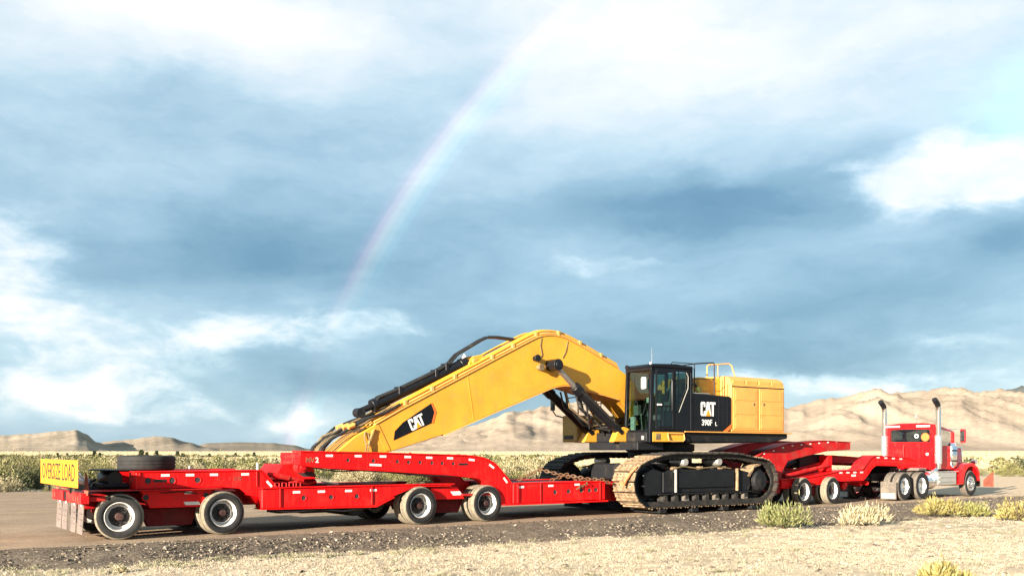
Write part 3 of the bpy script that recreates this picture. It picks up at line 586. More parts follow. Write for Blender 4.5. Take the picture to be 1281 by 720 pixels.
for sd in (1, -1):
    v0, v1 = (.68, 1.27) if sd > 0 else (-1.35, -.76)
    arc = [(32.75+.66*math.cos(a), .56+.66*math.sin(a)) for a in [R(x) for x in range(185, -6, -15)]]
    oarc = [(33.46, .62), (33.47, .95), (33.30, 1.20), (33.0, 1.33), (32.6, 1.36), (32.25, 1.30), (31.95, 1.12), (31.74, .86), (31.62, .50)]
    part(MB().prism(oarc+arc[0:1]+arc[1:], v0, v1), 'fender', red_tr, tk, .02)
    part(MB().box(33.30, 33.46, min(sd*.95, sd*1.2), max(sd*.95, sd*1.2), 1.30, 1.48), 'headlight', chrome, tk, .04)
    part(MB().box(30.02, 31.50, min(sd*.80, sd*1.25), max(sd*.80, sd*1.25), .52, 1.02), 'step_box', alu, tk, .02)
    for zz in (.62, .80): part(MB().box(30.1, 31.42, min(sd*1.25, sd*1.29), max(sd*1.25, sd*1.29), zz, zz+.035), 'step_tread', alu_d, tk, .006)
    part(MB().box(29.95, 31.62, min(sd*.75, sd*1.3), max(sd*.75, sd*1.3), 1.02, 1.05), 'step_plate', alu, tk, .006)
    part(MB().lathe([(0, 0), (.29, 0), (.315, .03), (.315, .87), (.29, .90), (0, .90)], (29.12, sd*.92, .67), 'u', 28, mi=0), 'fuel_tank', alu, tk)
    for q in (29.3, 29.78): part(MB().lathe([(.318, -.03), (.326, -.03), (.326, .03), (.318, .03)], (q, sd*.92, .67), 'u', 28, mi=0), 'tank_strap', chrome, tk)
    # stack
    vs_ = sd*1.13
    stk = part(MB().tube([(30.28, vs_, 1.15), (30.28, vs_, 3.42)]+[(30.28-.16*(1-math.cos(a)), vs_, 3.42+.30*math.sin(a)) for a in [R(x) for x in (20, 40, 60, 80)]]+[(29.98, vs_, 3.84)], [.10]*2+[.10]*5, 18), 'exhaust_stack', chrome, tk)
    part(MB().cyl((30.28, vs_, 1.35), (30.28, vs_, 2.45), .135, 18), 'heat_shield', alu, stk)
    part(MB().tube([(30.28, vs_, 1.2), (30.12, sd*1.0, 1.02), (29.85, sd*.85, .92)], .07, 12), 'exhaust_elbow', chrome, stk)
    part(MB().tube([(30.28-.16*(1-math.cos(a)), vs_, 3.42+.30*math.sin(a)) for a in [R(x) for x in (35, 50, 65, 80)]]+[(29.975, vs_, 3.845)], .104, 18), 'stack_tip', blk_m, stk)
    # air cleaner
    ac = part(MB().lathe([(0, 1.18), (.10, 1.18), (.19, 1.27), (.20, 1.30), (.20, 2.02), (.19, 2.05), (.12, 2.16), (.0, 2.18)], (31.62, sd*1.0, 0), 'z', 26, mi=0), 'air_cleaner', chrome, tk)
    for zz in (1.45, 1.86): part(MB().lathe([(.202, zz-.03), (.212, zz-.02), (.212, zz+.02), (.202, zz+.03)], (31.62, sd*1.0, 0), 'z', 26, mi=0), 'band', blk, ac)
    part(MB().box(31.55, 31.7, min(sd*.72, sd*.85), max(sd*.72, sd*.85), 1.6, 1.9), 'intake_duct', blk, ac)
    # mirror
    mr = part(MB().box(31.98, 32.10, sd*1.26-.10, sd*1.26+.10, 2.18, 2.72), 'mirror', red_tr, tk, .03)
    part(MB().box(31.965, 31.98, sd*1.26-.085, sd*1.26+.085, 2.22, 2.68), 'mirror_glass', chrome, mr)
    part(MB().tube([(31.3, sd*1.03, 2.70), (32.0, sd*1.24, 2.74)], .012, 6).tube([(31.6, sd*1.03, 2.12), (32.04, sd*1.24, 2.15)], .012, 6), 'mirror_arm', chrome, mr)
    # rear mud flap and drive fender
    fl = part(MB().box(26.84, 26.86, sd*.97-.31, sd*.97+.31, .06, .70), 'mud_flap', tread_d, tk)
    part(MB().box(26.828, 26.84, sd*.97-.27, sd*.97+.27, .09, .28), 'flap_weight', alu_d, fl)
    part(MB().box(28.5, 29.1, sd*1.0-.27, sd*1.0+.27, 1.09, 1.20), 'quarter_fender', flapm, tk, .02)
    part(MB().cyl((30.32, sd*.7-.04, 2.955), (30.32, sd*.7-.04, 2.985), .02, 6), 'marker_post', chrome, tk)
bmp = part(MB().box(33.62, 33.72, -1.25, 1.2, .38, .78), 'bumper', chrome, tk, .02)
part(MB().box(33.45, 33.62, -.5, .46, .45, .65), 'bumper_bracket', blk_m, tk)
part(MB().cyl((30.8, -.05, 2.96), (30.8, -.05, 3.22), .010, 6).cyl((30.8, -.05, 3.20), (30.8, -.05, 3.30), .03, 8), 'antenna', chrome, tk)
for vv in (-.5, -.3, -.04, .22, .42): part(MB().box(31.66, 31.76, vv-.05, vv+.05, 2.765, 2.80), 'marker_light', orng, tk, .01)
for vv in (-.75, .50): part(MB().box(CR-.012, CR, vv-.28, vv+.28, 2.80, 2.86), 'reflector', tape, tk)  # pale strips paint the highlights along the top of the cab back
part(MB().lathe([(0, 0), (.055, 0), (.05, .02), (0, .025)], (CR-.025, .68, 1.72), 'u', 14, mi=0), 'work_lamp', wht, tk)
part(MB().tube([(CR, -.3, 2.1), (CR-.06, -.3, 1.95), (CR-.05, -.28, 1.6), (CR-.2, -.2, 1.35), (29.6, -.1, 1.2)], .03, 8), 'air_line', red_old, tk)
f = MB(); pts = [(33.72, 1.18, .42), (34.30, 1.30, .38), (34.28, 1.30, 1.00), (33.74, 1.18, .66)]
f.add(pts+[(a, b-.014, c) for a, b, c in pts], [(0, 1, 2, 3), (7, 6, 5, 4)]+[(i, (i+1) % 4, 4+(i+1) % 4, 4+i) for i in range(4)]).cyl((33.70, 1.17, .40), (34.32, 1.30, .36), .012, 6)
lone(f, 'warning_flag', [pink], 33.72, 1.2, .38, 'faded orange flag sticking out from the truck front bumper', 'flag')
# ------------------------------------------------------------------ excavator, facing the tail of the trailer
ex = thing('excavator', 16.6, 0, .165, 'big yellow tracked excavator without bucket, its boom laid over the trailer neck', 'excavator')
def shoe_mesh(mat, mm):
    b = MB().box(-.128, .128, -.46, .46, 0, .026).add([(-.132, -.452, .0275), (.132, -.452, .0275), (.132, .452, .0275), (-.132, .452, .0275)], [(0, 1, 2, 3)], 1)
    for x, h_ in ((-.11, .062), (.0, .05)): b.prism([(x-.016, .026), (x+.016, .026), (x+.009, h_), (x-.009, h_)], -.455, .455, 1)
    for q in (-.3, -.16, .16, .3): b.lathe([(.022, .028), (.022, .040), (0, .040)], (.07, q, 0), 'z', 6, mi=0)
    return b.mesh('track_shoe', [steel, mat])  # dark steel slot puts shade on the end faces, outer slot takes the mud
SH_M, SH_S = shoe_mesh(mud, 0), shoe_mesh(steel, 0)
ic, sc_, rr = (14.17, .895), (18.93, .895), .66
path = [(14.17+(.66)*math.cos(a), .895+.66*math.sin(a)) for a in [R(x) for x in range(262, 118, -6)]]
path += [(14.2, 1.585), (14.6, 1.68), (15.1, 1.735), (15.7, 1.745), (16.4, 1.735), (17.1, 1.745), (17.9, 1.715), (18.4, 1.63)]
path += [(18.93+.66*math.cos(a), .895+.66*math.sin(a)) for a in [R(x) for x in range(84, -92, -6)]]
path += [(18.4, .235), (14.6, .235)]
def resample(p, n):
    p = [Vector((*q, 0)) for q in p]+[Vector((*p[0], 0))]; L = [0]
    for i in range(1, len(p)): L.append(L[-1]+(p[i]-p[i-1]).length)
    out = []
    for k in range(n):
        s_ = L[-1]*k/n; i = max(j for j in range(len(L)-1) if L[j] <= s_); q = p[i].lerp(p[i+1], (s_-L[i])/max(1e-9, L[i+1]-L[i])); out.append((q.x, q.y))
    return out
NS = 48; sp_ = resample(path, NS); belt = resample(path, 120)
for sd in (1, -1):
    vc = sd*1.74
    cx = 16.55; cz = 1.0
    ch = MB(); ins = [(x+(cx-x)*0-.0, z) for x, z in belt]
    nb = len(belt); nr = []
    for i in range(nb):
        dx, dz = belt[(i+1) % nb][0]-belt[i-1][0], belt[(i+1) % nb][1]-belt[i-1][1]; l = math.hypot(dx, dz); nr.append((dz/l, -dx/l))
    for o_ in (-.26, .26):
        vs = []
        for i in range(nb):
            for dep in (.004, .12):
                k_ = dep+(.02 if i % 2 else 0)*(dep > .05)
                vs += [(belt[i][0]+nr[i][0]*k_, vc+o_-.05, belt[i][1]+nr[i][1]*k_), (belt[i][0]+nr[i][0]*k_, vc+o_+.05, belt[i][1]+nr[i][1]*k_)]
        fs = []
        for i in range(nb):
            a, b_ = i*4, ((i+1) % nb)*4; fs += [(a, a+1, b_+1, b_), (a+2, b_+2, b_+3, a+3), (a, b_, b_+2, a+2), (a+1, a+3, b_+3, b_+1)]
        ch.add(vs, fs)
    tr = part(ch, 'track', steel, ex, 0, 30, label='mud-caked crawler track' if sd > 0 else 'dark crawler track')
    for k in range(NS):
        x0, z0 = sp_[k]; x1, z1 = sp_[(k+1) % NS]; xm, zm = sp_[k-1]; ph = math.atan2(z1-zm, x1-xm)
        inst('track_shoe', SH_M if (sd > 0 and not (14.5 < x0 < 18.6 and z0 > 1.2)) else SH_S, tr, x0, vc, z0, (random.uniform(-.012, .012), -ph+random.uniform(-.05, .05), 0))  # near track's top run gets the dark shoes, its shade put into the material
    fr = part(MB().prism([(14.75, .60), (18.45, .60), (18.55, .78), (18.45, 1.18), (17.9, 1.28), (15.1, 1.28), (14.75, 1.10)], min(vc-.28, vc+.28), max(vc-.28, vc+.28)), 'track_frame', blk_m, ex, .02)
    ve = vc+sd*.28
    a, b_ = min(ve, ve+sd*.05), max(ve, ve+sd*.05)
    part(MB().box(15.35, 17.75, a, b_, .74, 1.20), 'frame_cover', blk, fr, .015)
    part(MB().box(14.72, 15.15, a, b_, .62, 1.22), 'recoil_cover', blk_m, fr, .015)
    part(MB().box(14.55, 18.5, a, b_+.01, .555, .60), 'frame_rail', blk_m, fr, .008)
    for q in (15.22, 17.86): part(MB().box(q-.03, q+.03, ve if sd > 0 else ve-.09, ve+.09 if sd > 0 else ve, .62, 1.30), 'bracket', mud if q > 17 else alu_d, fr, .01)
    for k in range(9): 
        uu = 14.85+k*.43
        part(MB().lathe([(0, -.3), (.10, -.3), (.17, -.24), (.17, -.12), (.12, -.10), (.12, .10), (.17, .12), (.17, .24), (.10, .30), (.0, .30)], (uu, vc, .43), 'v', 16, mi=0), 'track_roller', (steel, steel, tread_d)[k % 3], fr)
        part(MB().box(uu-.07, uu+.07, ve, ve+.035, .42, .58) if sd > 0 else MB().box(uu-.07, uu+.07, ve-.035, ve, .42, .58), 'roller_bracket', steel, fr, .008)
    for uu in (15.7, 17.15):
        part(MB().lathe([(0, -.28), (.13, -.28), (.13, .24), (.10, .28), (.0, .28)], (uu, vc, 1.51), 'v', 16, mi=0), 'carrier_roller', alu_d, fr)
        part(MB().box(uu-.08, uu+.08, vc-.06, vc+.06, 1.26, 1.45), 'roller_post', blk_m, fr)
    for k in range(7):
        uu = 15.45+k*.36; part(MB().cyl((uu, ve+sd*.05, 1.16-.30*(k % 2)), (uu, ve+sd*.07, 1.16-.30*(k % 2)), .022, 8), 'cover_bolt', blk_m, fr)
    part(MB().tube([(15.1, ve+sd*.03, 1.30), (15.5, ve+sd*.05, 1.38), (16.2, ve+sd*.03, 1.31), (16.9, ve+sd*.05, 1.36), (17.6, ve+sd*.03, 1.30)], .022, 6), 'grease_line', hose_t, fr)
    for q in (15.3, 16.4, 17.4): part(MB().box(q-.1, q+.1, vc-.2, vc+.24, 1.28, 1.37), 'mud_clod', mud, fr, .03)
    idl = part(MB().lathe([(0, -.16), (.2, -.16), (.22, -.10), (.50, -.08), (.54, -.14), (.57, -.14), (.57, .14), (.54, .14), (.50, .08), (.22, .10), (.2, .16), (0, .16)], (14.17, vc, .895), 'v', 36, mi=0), 'front_idler', blk_m, ex)
    part(MB().prism([(14.0, .55), (14.72, .55), (14.72, 1.25), (14.35, 1.33), (13.98, 1.2)], min(vc+sd*.17, vc+sd*.30), max(vc+sd*.17, vc+sd*.30)), 'idler_guard', blk, ex, .03)
    spk = [(18.93+(.56 if k % 2 else .50)*math.cos(2*math.pi*k/36), .895+(.56 if k % 2 else .50)*math.sin(2*math.pi*k/36)) for k in range(36)]
    sk = part(MB().prism(spk, vc-.05, vc+.05), 'sprocket', steel, ex)
    part(MB().lathe([(.42, -.02), (.42, .16), (.38, .22), (.36, .22), (.34, .18), (.33, .30), (.27, .36), (.0, .38)], (18.93, vc, .895), 'v', 32, mi=0) if sd > 0 else MB().lathe([(.42, .02), (.40, -.2), (.3, -.36), (0, -.38)], (18.93, vc, .895), 'v', 28, mi=0), 'final_drive', [blk_m], sk)
    part(MB().prism([(18.35, 1.05), (18.7, 1.42), (19.05, 1.46), (19.0, 1.36), (18.72, 1.30), (18.5, 1.0)], vc-.2*sd, vc+.3*sd), 'mud_scraper', mud, ex, .03)
part(MB().plan([(14.9, -1.4), (15.7, -.7), (17.4, -.7), (18.2, -1.4), (18.2, 1.4), (17.4, .7), (15.7, .7), (14.9, 1.4)], .95, 1.45), 'carbody', blk_m, ex, .04)
part(MB().lathe([(.95, 1.40), (1.0, 1.45), (1.0, 1.80), (1.08, 1.84), (1.08, 2.04), (.9, 2.08), (0, 2.08)], (16.6, 0, 0), 'z', 44, mi=0), 'swing_bearing', blk_m, ex)
# upper structure
part(MB().prism([(14.45, 2.10), (19.9, 2.10), (20.75, 2.24), (20.75, 2.39), (14.45, 2.39)], -1.68, 1.66), 'upper_frame', blk_m, ex, .02)
part(MB().box(15.92, 20.86, -1.72, 1.78, 2.392, 2.425), 'deck_edge', yel2, ex, .006)
part(MB().box(14.25, 15.3, -.7, 1.5, 1.86, 2.10), 'frame_nose', blk_m, ex, .02)
hs_ = [(-1.62, 2.425), (1.70, 2.425), (1.70, 3.86), (1.67, 4.02), (1.58, 4.13), (1.40, 4.19), (-1.3, 4.19), (-1.55, 4.08), (-1.62, 3.9)]
eh = part(MB().prism_u(hs_, 18.0, 20.56), 'engine_housing', yel2, ex, .035)
part(MB().box(18.03, 20.52, 1.702, 1.712, 3.835, 3.865), 'seam', blk, eh)
for u0, u1, hx in ((18.10, 19.22, 19.02), (19.30, 20.48, 19.49)):
    dr = part(MB().box(u0, u1, 1.702, 1.722, 2.50, 3.81), 'access_door', yel2, ex, .01)
    for z0, z1 in ((3.42, 3.74), (2.98, 3.30), (2.56, 2.88)):
        lv = part(MB().box(u0+.08, u1-.10, 1.722, 1.732, z0, z1), 'louvre_panel', yel2, dr, .006)
    part(MB().box(hx-.03, hx+.03, 1.722, 1.745, 3.27, 3.36), 'latch', hose_t, dr, .006)
for k in range(4): part(MB().box(18.1+k*.61, 18.63+k*.61, 1.662, 1.69, 3.93, 4.05), 'vent_panel', yel2, eh, .008)
bp = part(MB().prism([(16.28, 2.425), (17.58, 2.425), (17.98, 2.68), (17.98, 3.48), (17.92, 3.53), (16.28, 3.57)], 1.2, 1.72), 'side_panel', cabb, ex, .015, label='black side panel with white lettering')
part(MB().prism([(17.62, 2.425), (17.80, 2.425), (17.995, 2.54), (17.995, 2.665)], 1.60, 1.715), 'accent_stripe', orng, ex)
for k in range(6): part(MB().box(17.42, 17.82, 1.722, 1.734, 2.78+k*.11, 2.81+k*.11), 'louvre', blk_m, bp)
for k in range(3): part(MB().box(17.40+k*.19, 17.43+k*.19, 1.722, 1.736, 2.62, 3.42), 'louvre_frame', blk, bp)
part(MB().box(17.05, 18.0, -.4, 1.25, 2.43, 4.12), 'radiator_housing', yel, ex, .03)
part(MB().box(16.3, 17.05, -1.0, .9, 2.43, 3.62), 'fluid_tank', yel_d, ex, .03)
part(MB().cyl((16.72, 1.0, 3.55), (16.72, 1.0, 3.98), .13, 14).cyl((16.95, 1.35, 3.56), (16.95, 1.35, 3.80), .09, 12).box(16.45, 16.62, 1.3, 1.5, 3.56, 3.74), 'filler_cap', yel_d, ex, .01)
part(MB().tube([(16.45, 1.3, 3.6), (16.6, 1.2, 3.85), (16.9, 1.22, 3.9), (17.04, 1.25, 3.7)], .035, 8), 'hose', hose_b, ex)
part(MB().box(16.3, 17.05, .9, 1.7, 3.572, 3.592), 'walkway', alu_d, ex)
part(MB().cyl((17.6, .3, 4.1), (17.6, .3, 4.42), .10, 14), 'exhaust', blk_m, ex)
part(MB().tube([(16.42, 1.66, 3.57), (16.42, 1.66, 4.44), (16.46, 1.66, 4.47), (17.24, 1.66, 4.54), (17.29, 1.66, 4.50), (17.29, 1.66, 3.55)], .020, 8).tube([(16.42, 1.66, 4.02), (17.29, 1.66, 4.03)], .014, 6).tube([(16.42, 1.0, 3.57), (16.42, 1.0, 4.46), (16.42, 1.66, 4.46)], .018, 6).tube([(17.62, 1.68, 3.53), (17.62, 1.68, 4.02)], .014, 6), 'guard_rail', blk, ex)
part(MB().tube([(17.44, 1.22, 4.12), (17.44, 1.22, 4.47), (17.52, 1.22, 4.52), (18.38, 1.26, 4.60), (18.46, 1.3, 4.55), (18.58, 1.35, 4.19)], .022, 8).tube([(17.44, -1.2, 4.15), (17.44, -1.2, 4.5), (18.4, -1.2, 4.58), (18.58, -1.2, 4.19)], .022, 8).tube([(17.9, 1.24, 4.14), (17.9, 1.24, 4.55)], .014, 6), 'hand_rail', yel2, ex)
# lettering
def poly_mesh(polys, mat, th=.004, name='lettering'):
    bm = bmesh.new()
    for p in polys:
        f = [bm.verts.new((x, y, 0)) for x, y in p]; g = [bm.verts.new((x, y, th)) for x, y in p]; n = len(p)
        bm.faces.new(f); bm.faces.new(g[::-1]); [bm.faces.new((f[i], f[(i+1) % n], g[(i+1) % n], g[i])) for i in range(n)]
    bmesh.ops.recalc_face_normals(bm, faces=bm.faces); me = bpy.data.meshes.new(name); bm.to_mesh(me); bm.free(); me.materials.append(mat); return me
CC = [(.08, 0), (.38, 0), (.46, .08), (.46, .36), (.31, .36), (.31, .19), (.28, .16), (.19, .16), (.16, .19), (.16, .81), (.19, .84), (.28, .84), (.31, .81), (.31, .64), (.46, .64), (.46, .92), (.38, 1), (.08, 1), (0, .92), (0, .08)]
AA = [(.43, 0), (.62, 1), (.86, 1), (1.05, 0)]
TT = [(.94, 1), (1.48, 1), (1.48, .83), (1.295, .83), (1.295, 0), (1.13, 0), (1.13, .83), (.94, .83)]
def emblem(parent, u, v, z, h, slope=0.0, sx=1.0):
    m1 = [poly_mesh([[((x-.74)*h*sx, (y-.5)*h) for x, y in q]], wht, .004+.001*k) for k, q in enumerate((CC, AA, TT))]; m2 = poly_mesh([[((x-.74)*h*sx, (y-.5)*h) for x, y in ((.50, 0), (.74, .50), (.98, 0))]], signy, .009)
    for q in m1: place_flat(q, 'letter', parent, u, v, z, slope)
    b = place_flat(m2, 'lettering_triangle', parent, u, v, z, slope)
emblem(bp, 16.95, 1.724, 3.11, .43)
for q in split_loose(text_mesh('390F', .25, wht, .002, .005, .92)): place_flat(q, 'letter', bp, 16.90, 1.724, 2.69)
place_flat(text_mesh('L', .17, wht, .002, .003), 'lettering', bp, 17.30, 1.724, 2.66)
# cab
V0, V1 = .62, 1.74
cb = part(MB().box(14.50, 16.28, V0, V1, 2.395, 2.45).box(14.50, 14.62, V0, V1, 2.08, 2.42), 'cab_floor', cabb, ex, .015)
fp = MB()
for vv in (V0, V1-.09):
    fp.prism([(14.50, 2.40), (14.62, 2.40), (14.72, 4.26), (14.58, 4.26)], vv, vv+.09)
    fp.box(15.50, 15.585, vv+.005, vv+.085, 2.45, 4.26).box(16.18, 16.28, vv, vv+.09, 2.45, 4.26)
fp.box(14.60, 16.28, V0, V0+.07, 4.18, 4.27).box(14.60, 16.28, V1-.07, V1, 4.18, 4.27).box(14.57, 14.68, V0, V1, 4.17, 4.27).box(16.2, 16.28, V0, V1, 3.3, 3.4)
part(fp, 'cab_frame', cabb, cb, .012)
part(MB().prism([(14.56, 4.27), (16.30, 4.27), (16.28, 4.37), (15.6, 4.41), (14.62, 4.37)], V0-.01, V1+.01), 'cab_roof', cabb, cb, .025)
part(MB().prism([(15.585, 2.45), (16.18, 2.45), (16.18, 3.70), (16.08, 3.70), (15.70, 2.98), (15.585, 2.98)], V1-.07, V1-.01), 'rear_quarter_panel', cabb, cb, .01)
part(MB().tube([(15.69, V1, 2.98), (16.07, V1, 3.70), (16.08, V1, 4.05), (16.0, V1, 4.17)], .012, 6), 'window_trim', alu_d, cb)
dr = part(MB().box(14.74, 14.80, V1-.02, V1+.015, 2.46, 4.2).box(15.42, 15.49, V1-.02, V1+.015, 2.46, 4.2).box(14.80, 15.42, V1-.02, V1+.015, 4.14, 4.2).box(14.80, 15.42, V1-.02, V1+.015, 2.46, 2.56).box(14.80, 15.42, V1-.02, V1+.015, 3.12, 3.17), 'door', cabb, cb, .006)
part(MB().box(14.80, 15.42, V1-.012, V1-.006, 2.56, 3.12).box(14.80, 15.42, V1-.012, V1-.006, 3.17, 4.14), 'door_glass', gl_cab, cb)
part(MB().box(14.78, 14.96, V1+.016, V1+.045, 3.16, 3.21), 'door_handle', wht, cb, .006)
part(MB().tube([(15.35, V1+.02, 3.0), (15.35, V1+.06, 3.05), (15.35, V1+.06, 3.9), (15.35, V1+.02, 3.95)], .014, 6), 'grab_rail', blk, cb)
part(MB().prism([(15.60, 2.99), (15.70, 2.99), (16.08, 3.71), (16.17, 3.71), (16.17, 4.17), (15.60, 4.17)], V1-.05, V1-.044), 'quarter_glass', gl_cab, cb)
part(MB().prism([(14.54, 2.44), (14.548, 2.44), (14.638, 4.17), (14.63, 4.17)], V0+.09, V1-.09), 'windshield', gl_cab, cb)
part(MB().box(14.75, 15.48, V0+.03, V0+.036, 2.5, 4.17).box(15.6, 16.16, V0+.03, V0+.036, 2.7, 4.17), 'side_glass', gl_cab, cb)
part(MB().box(16.22, 16.226, V0+.09, V1-.09, 3.4, 4.2), 'rear_glass', gl_cab, cb)
part(MB().box(15.35, 15.9, .95, 1.42, 2.75, 2.92).prism([(15.85, 2.85), (16.05, 3.75), (15.92, 3.78), (15.72, 2.9)], .97, 1.40).box(15.55, 15.75, .98, 1.38, 2.45, 2.75).prism([(15.97, 3.78), (16.06, 4.0), (15.98, 4.02), (15.9, 3.8)], 1.06, 1.31), 'operator_seat', intg, cb, .04)
part(MB().box(15.2, 15.8, .78, .92, 2.45, 3.02).box(15.2, 15.8, 1.45, 1.59, 2.45, 3.02).cyl((15.25, .85, 3.0), (15.2, .85, 3.22), .03, 8).cyl((15.25, 1.52, 3.0), (15.2, 1.52, 3.22), .03, 8), 'console', intr, cb, .02)
part(MB().box(14.78, 14.9, .75, .95, 2.9, 3.2).cyl((14.9, 1.0, 2.45), (14.85, 1.0, 2.95), .02, 6).cyl((14.9, 1.3, 2.45), (14.85, 1.3, 2.95), .02, 6), 'monitor', alu_d, cb)
part(MB().box(14.66, 14.72, .75, .92, 2.45, 2.85).box(14.7, 14.76, 1.4, 1.5, 3.25, 3.4), 'pedal_panel', wht, cb)
part(MB().tube([(14.66, .95, 4.1), (14.6, 1.0, 3.5), (14.57, 1.25, 3.0)], .012, 6), 'wiper', blk, cb)
part(MB().box(14.44, 14.52, 1.43, 1.60, 3.64, 3.98), 'mirror', wht, cb, .02)
part(MB().tube([(14.60, 1.68, 4.05), (14.48, 1.55, 4.0), (14.48, 1.52, 3.9)], .012, 6), 'mirror_arm', blk, cb)
part(MB().box(14.45, 14.50, 1.42, 1.58, 2.14, 2.30), 'headlight', wht, cb, .02)
part(MB().tube([(14.72, 1.60, 4.37), (14.72, 1.60, 4.42), (14.72, 1.60, 4.85)], [.02, .007, .003], 6), 'antenna', alu_d, cb)
part(MB().cyl((14.66, 1.62, 4.36), (14.66, 1.62, 4.42), .04, 10), 'work_light', alu_d, cb)
part(MB().cyl((14.62, .66, 4.33), (14.58, .66, 4.33), .07, 12), 'work_light', blk, cb)
part(MB().tube([(15.5, 1.6, 4.40), (15.55, 1.6, 4.47), (16.5, 1.6, 4.47)], .014, 6), 'roof_rail', blk, cb)
sp2 = part(MB().prism([(14.62, 2.10), (15.88, 2.10), (15.88, 2.385), (14.62, 2.385)], 1.662, 1.74), 'step_panel', yel, ex, .012)
part(MB().tube([(15.20, 1.77, 2.33), (15.22, 1.80, 2.15), (15.30, 1.80, 2.12), (15.80, 1.80, 2.12), (15.86, 1.80, 2.18), (15.86, 1.77, 2.35), (15.20, 1.77, 2.35)], .022, 8), 'step_handle', yel2, ex)
part(MB().box(14.75, 14.92, 1.74, 1.752, 2.16, 2.34), 'decal', hose_t, sp2)
# boom
bt = [(5.05, 1.50), (4.98, 1.62), (5.34, 1.86), (5.77, 2.20), (6.30, 2.48), (7.05, 2.88), (9.12, 3.90), (10.65, 4.66)]+curve([(11.1, 4.88), (11.5, 5.05), (11.9, 5.11), (12.3, 5.09), (12.76, 4.96), (13.2, 4.80)], 4)+[(14.46, 4.30), (14.95, 4.05), (15.5, 3.4), (15.85, 2.85)]
bb = [(15.75, 2.55), (15.45, 2.50), (15.2, 2.8), (14.46, 3.38), (13.83, 3.50)]+curve([(13.4, 3.56), (13.05, 3.64), (12.7, 3.71), (12.3, 3.71), (11.9, 3.62), (11.5, 3.47)], 4)+[(10.24, 3.00), (8.32, 2.26), (6.71, 1.80), (5.6, 1.50)]
bo = part(MB().prism(bt+bb, -.45, .45), 'boom', yel, ex, .015, 28)
part(MB().prism([(x, z+.003) for x, z in bt[4:-3]]+[(x, z+.03) for x, z in reversed(bt[4:-3])], -.48, .475), 'boom_top_flange', yel2, bo, .004)
b2 = bb[3:-2]; part(MB().prism([(x, z-.003) for x, z in b2]+[(x, z-.028) for x, z in reversed(b2)], -.48, .475), 'boom_bottom_flange', yel2, bo, .004)
part(MB().prism([(6.26, 2.44), (6.40, 2.50), (6.74, 1.85), (6.60, 1.82)], .45, .462), 'stiffener', yel, bo, .004)
part(MB().prism([(6.22, 2.36), (6.28, 2.38), (6.12, 1.98), (6.06, 1.98)], .45, .52), 'step_bar', yel_d, bo, .006)
part(MB().prism([(9.05, 3.83), (9.075, 3.84), (9.27, 2.70), (9.245, 2.69)], .45, .456), 'weld_seam', yel, bo)
part(MB().tube([(11.55, .455, 5.03), (11.5, .462, 4.8), (11.56, .462, 4.55), (11.46, .462, 4.4)], .012, 5), 'grease_line', hose_t, bo)
part(MB().tube([(12.5, .455, 5.0), (12.42, .462, 4.7), (12.3, .462, 4.5)], .010, 5), 'grease_line', hose_t, bo)
pl = part(MB().prism([(6.83, 2.10), (6.86, 2.33), (7.10, 2.56), (7.93, 3.07), (8.03, 2.85), (7.95, 2.56)], .45, .458), 'boom_decal', cabb, bo, label='black decal plate with white lettering on the boom side')
part(MB().prism([(7.93, 3.07), (7.96, 3.09), (8.09, 2.85), (8.00, 2.55), (7.95, 2.56), (8.03, 2.85)], .45, .459), 'accent_stripe', orng, pl)
emblem(pl, 7.50, .459, 2.575, .31, R(25))
for q, (x, z) in enumerate(((11.30, 4.43), (11.44, 4.18))):
    part(MB().cyl((x, .45, z), (x, .62, z), .075, 12).cyl((x-.02, .60, z), (x-.02, .66, z), .10, 12), 'boom_lug', hose_t if q else blk, bo, .006)
# pipes along the boom's upper edge
def along(k0, k1, off, v): return [(x, v, z+off) for x, z in bt[k0:k1]]
for off, vv, r_ in ((.075, .40, .030), (.15, .34, .034), (.085, .26, .030), (.17, .20, .036), (.075, -.3, .03), (.15, -.36, .034)):
    part(MB().tube(along(4, len(bt)-3, off, vv), r_, 8), 'hydraulic_pipe', yel2 if off < .1 else yel, bo)
for x in (7.2, 8.0, 8.7, 9.9, 10.6, 11.4, 12.2, 13.0, 13.8):
    for i in range(len(bt)-1):
        if bt[i][0] <= x < bt[i+1][0]: t = (x-bt[i][0])/(bt[i+1][0]-bt[i][0]); zz = lerp(bt[i][1], bt[i+1][1], t); break
    part(MB().box(x-.045, x+.045, .16, .44, zz+.03, zz+.175), 'pipe_clamp', yel_d, bo, .01)
for k in range(9):
    vv = .42-.11*k; s_ = random.uniform(-.1, .1)
    part(MB().tube(curve3 if False else [(7.1+s_, vv, 3.02), (6.6, vv+.02, 2.80+.05*math.sin(k*2)), (6.1, vv, 2.58+.06*math.cos(k*3)), (5.6, vv+.03, 2.36+.07*math.sin(k*5)), (5.2+s_*.5, vv, 2.14+.05*math.sin(k*3)), (4.95+s_, vv+.02, 1.92), (4.83+s_, vv, 1.66)], .035, 7), 'hose', (hose_b, hose_t, hose_b)[k % 3], bo)
for k in range(5):
    part(MB().cyl((5.55+.1*(k % 2), .46-.16*k, 2.40), (5.72+.1*(k % 2), .46-.16*k, 2.47), .062, 8), 'hose_coupling', yel2, bo)
part(MB().tube([(6.02, .47, 2.30), (5.98, .50, 2.15), (6.03, .52, 1.95), (5.98, .55, 1.78)], .018, 6).tube([(6.1, .47, 2.28), (6.12, .52, 2.05), (6.06, .54, 1.80)], .015, 6), 'tie_strap', hose_t, bo)
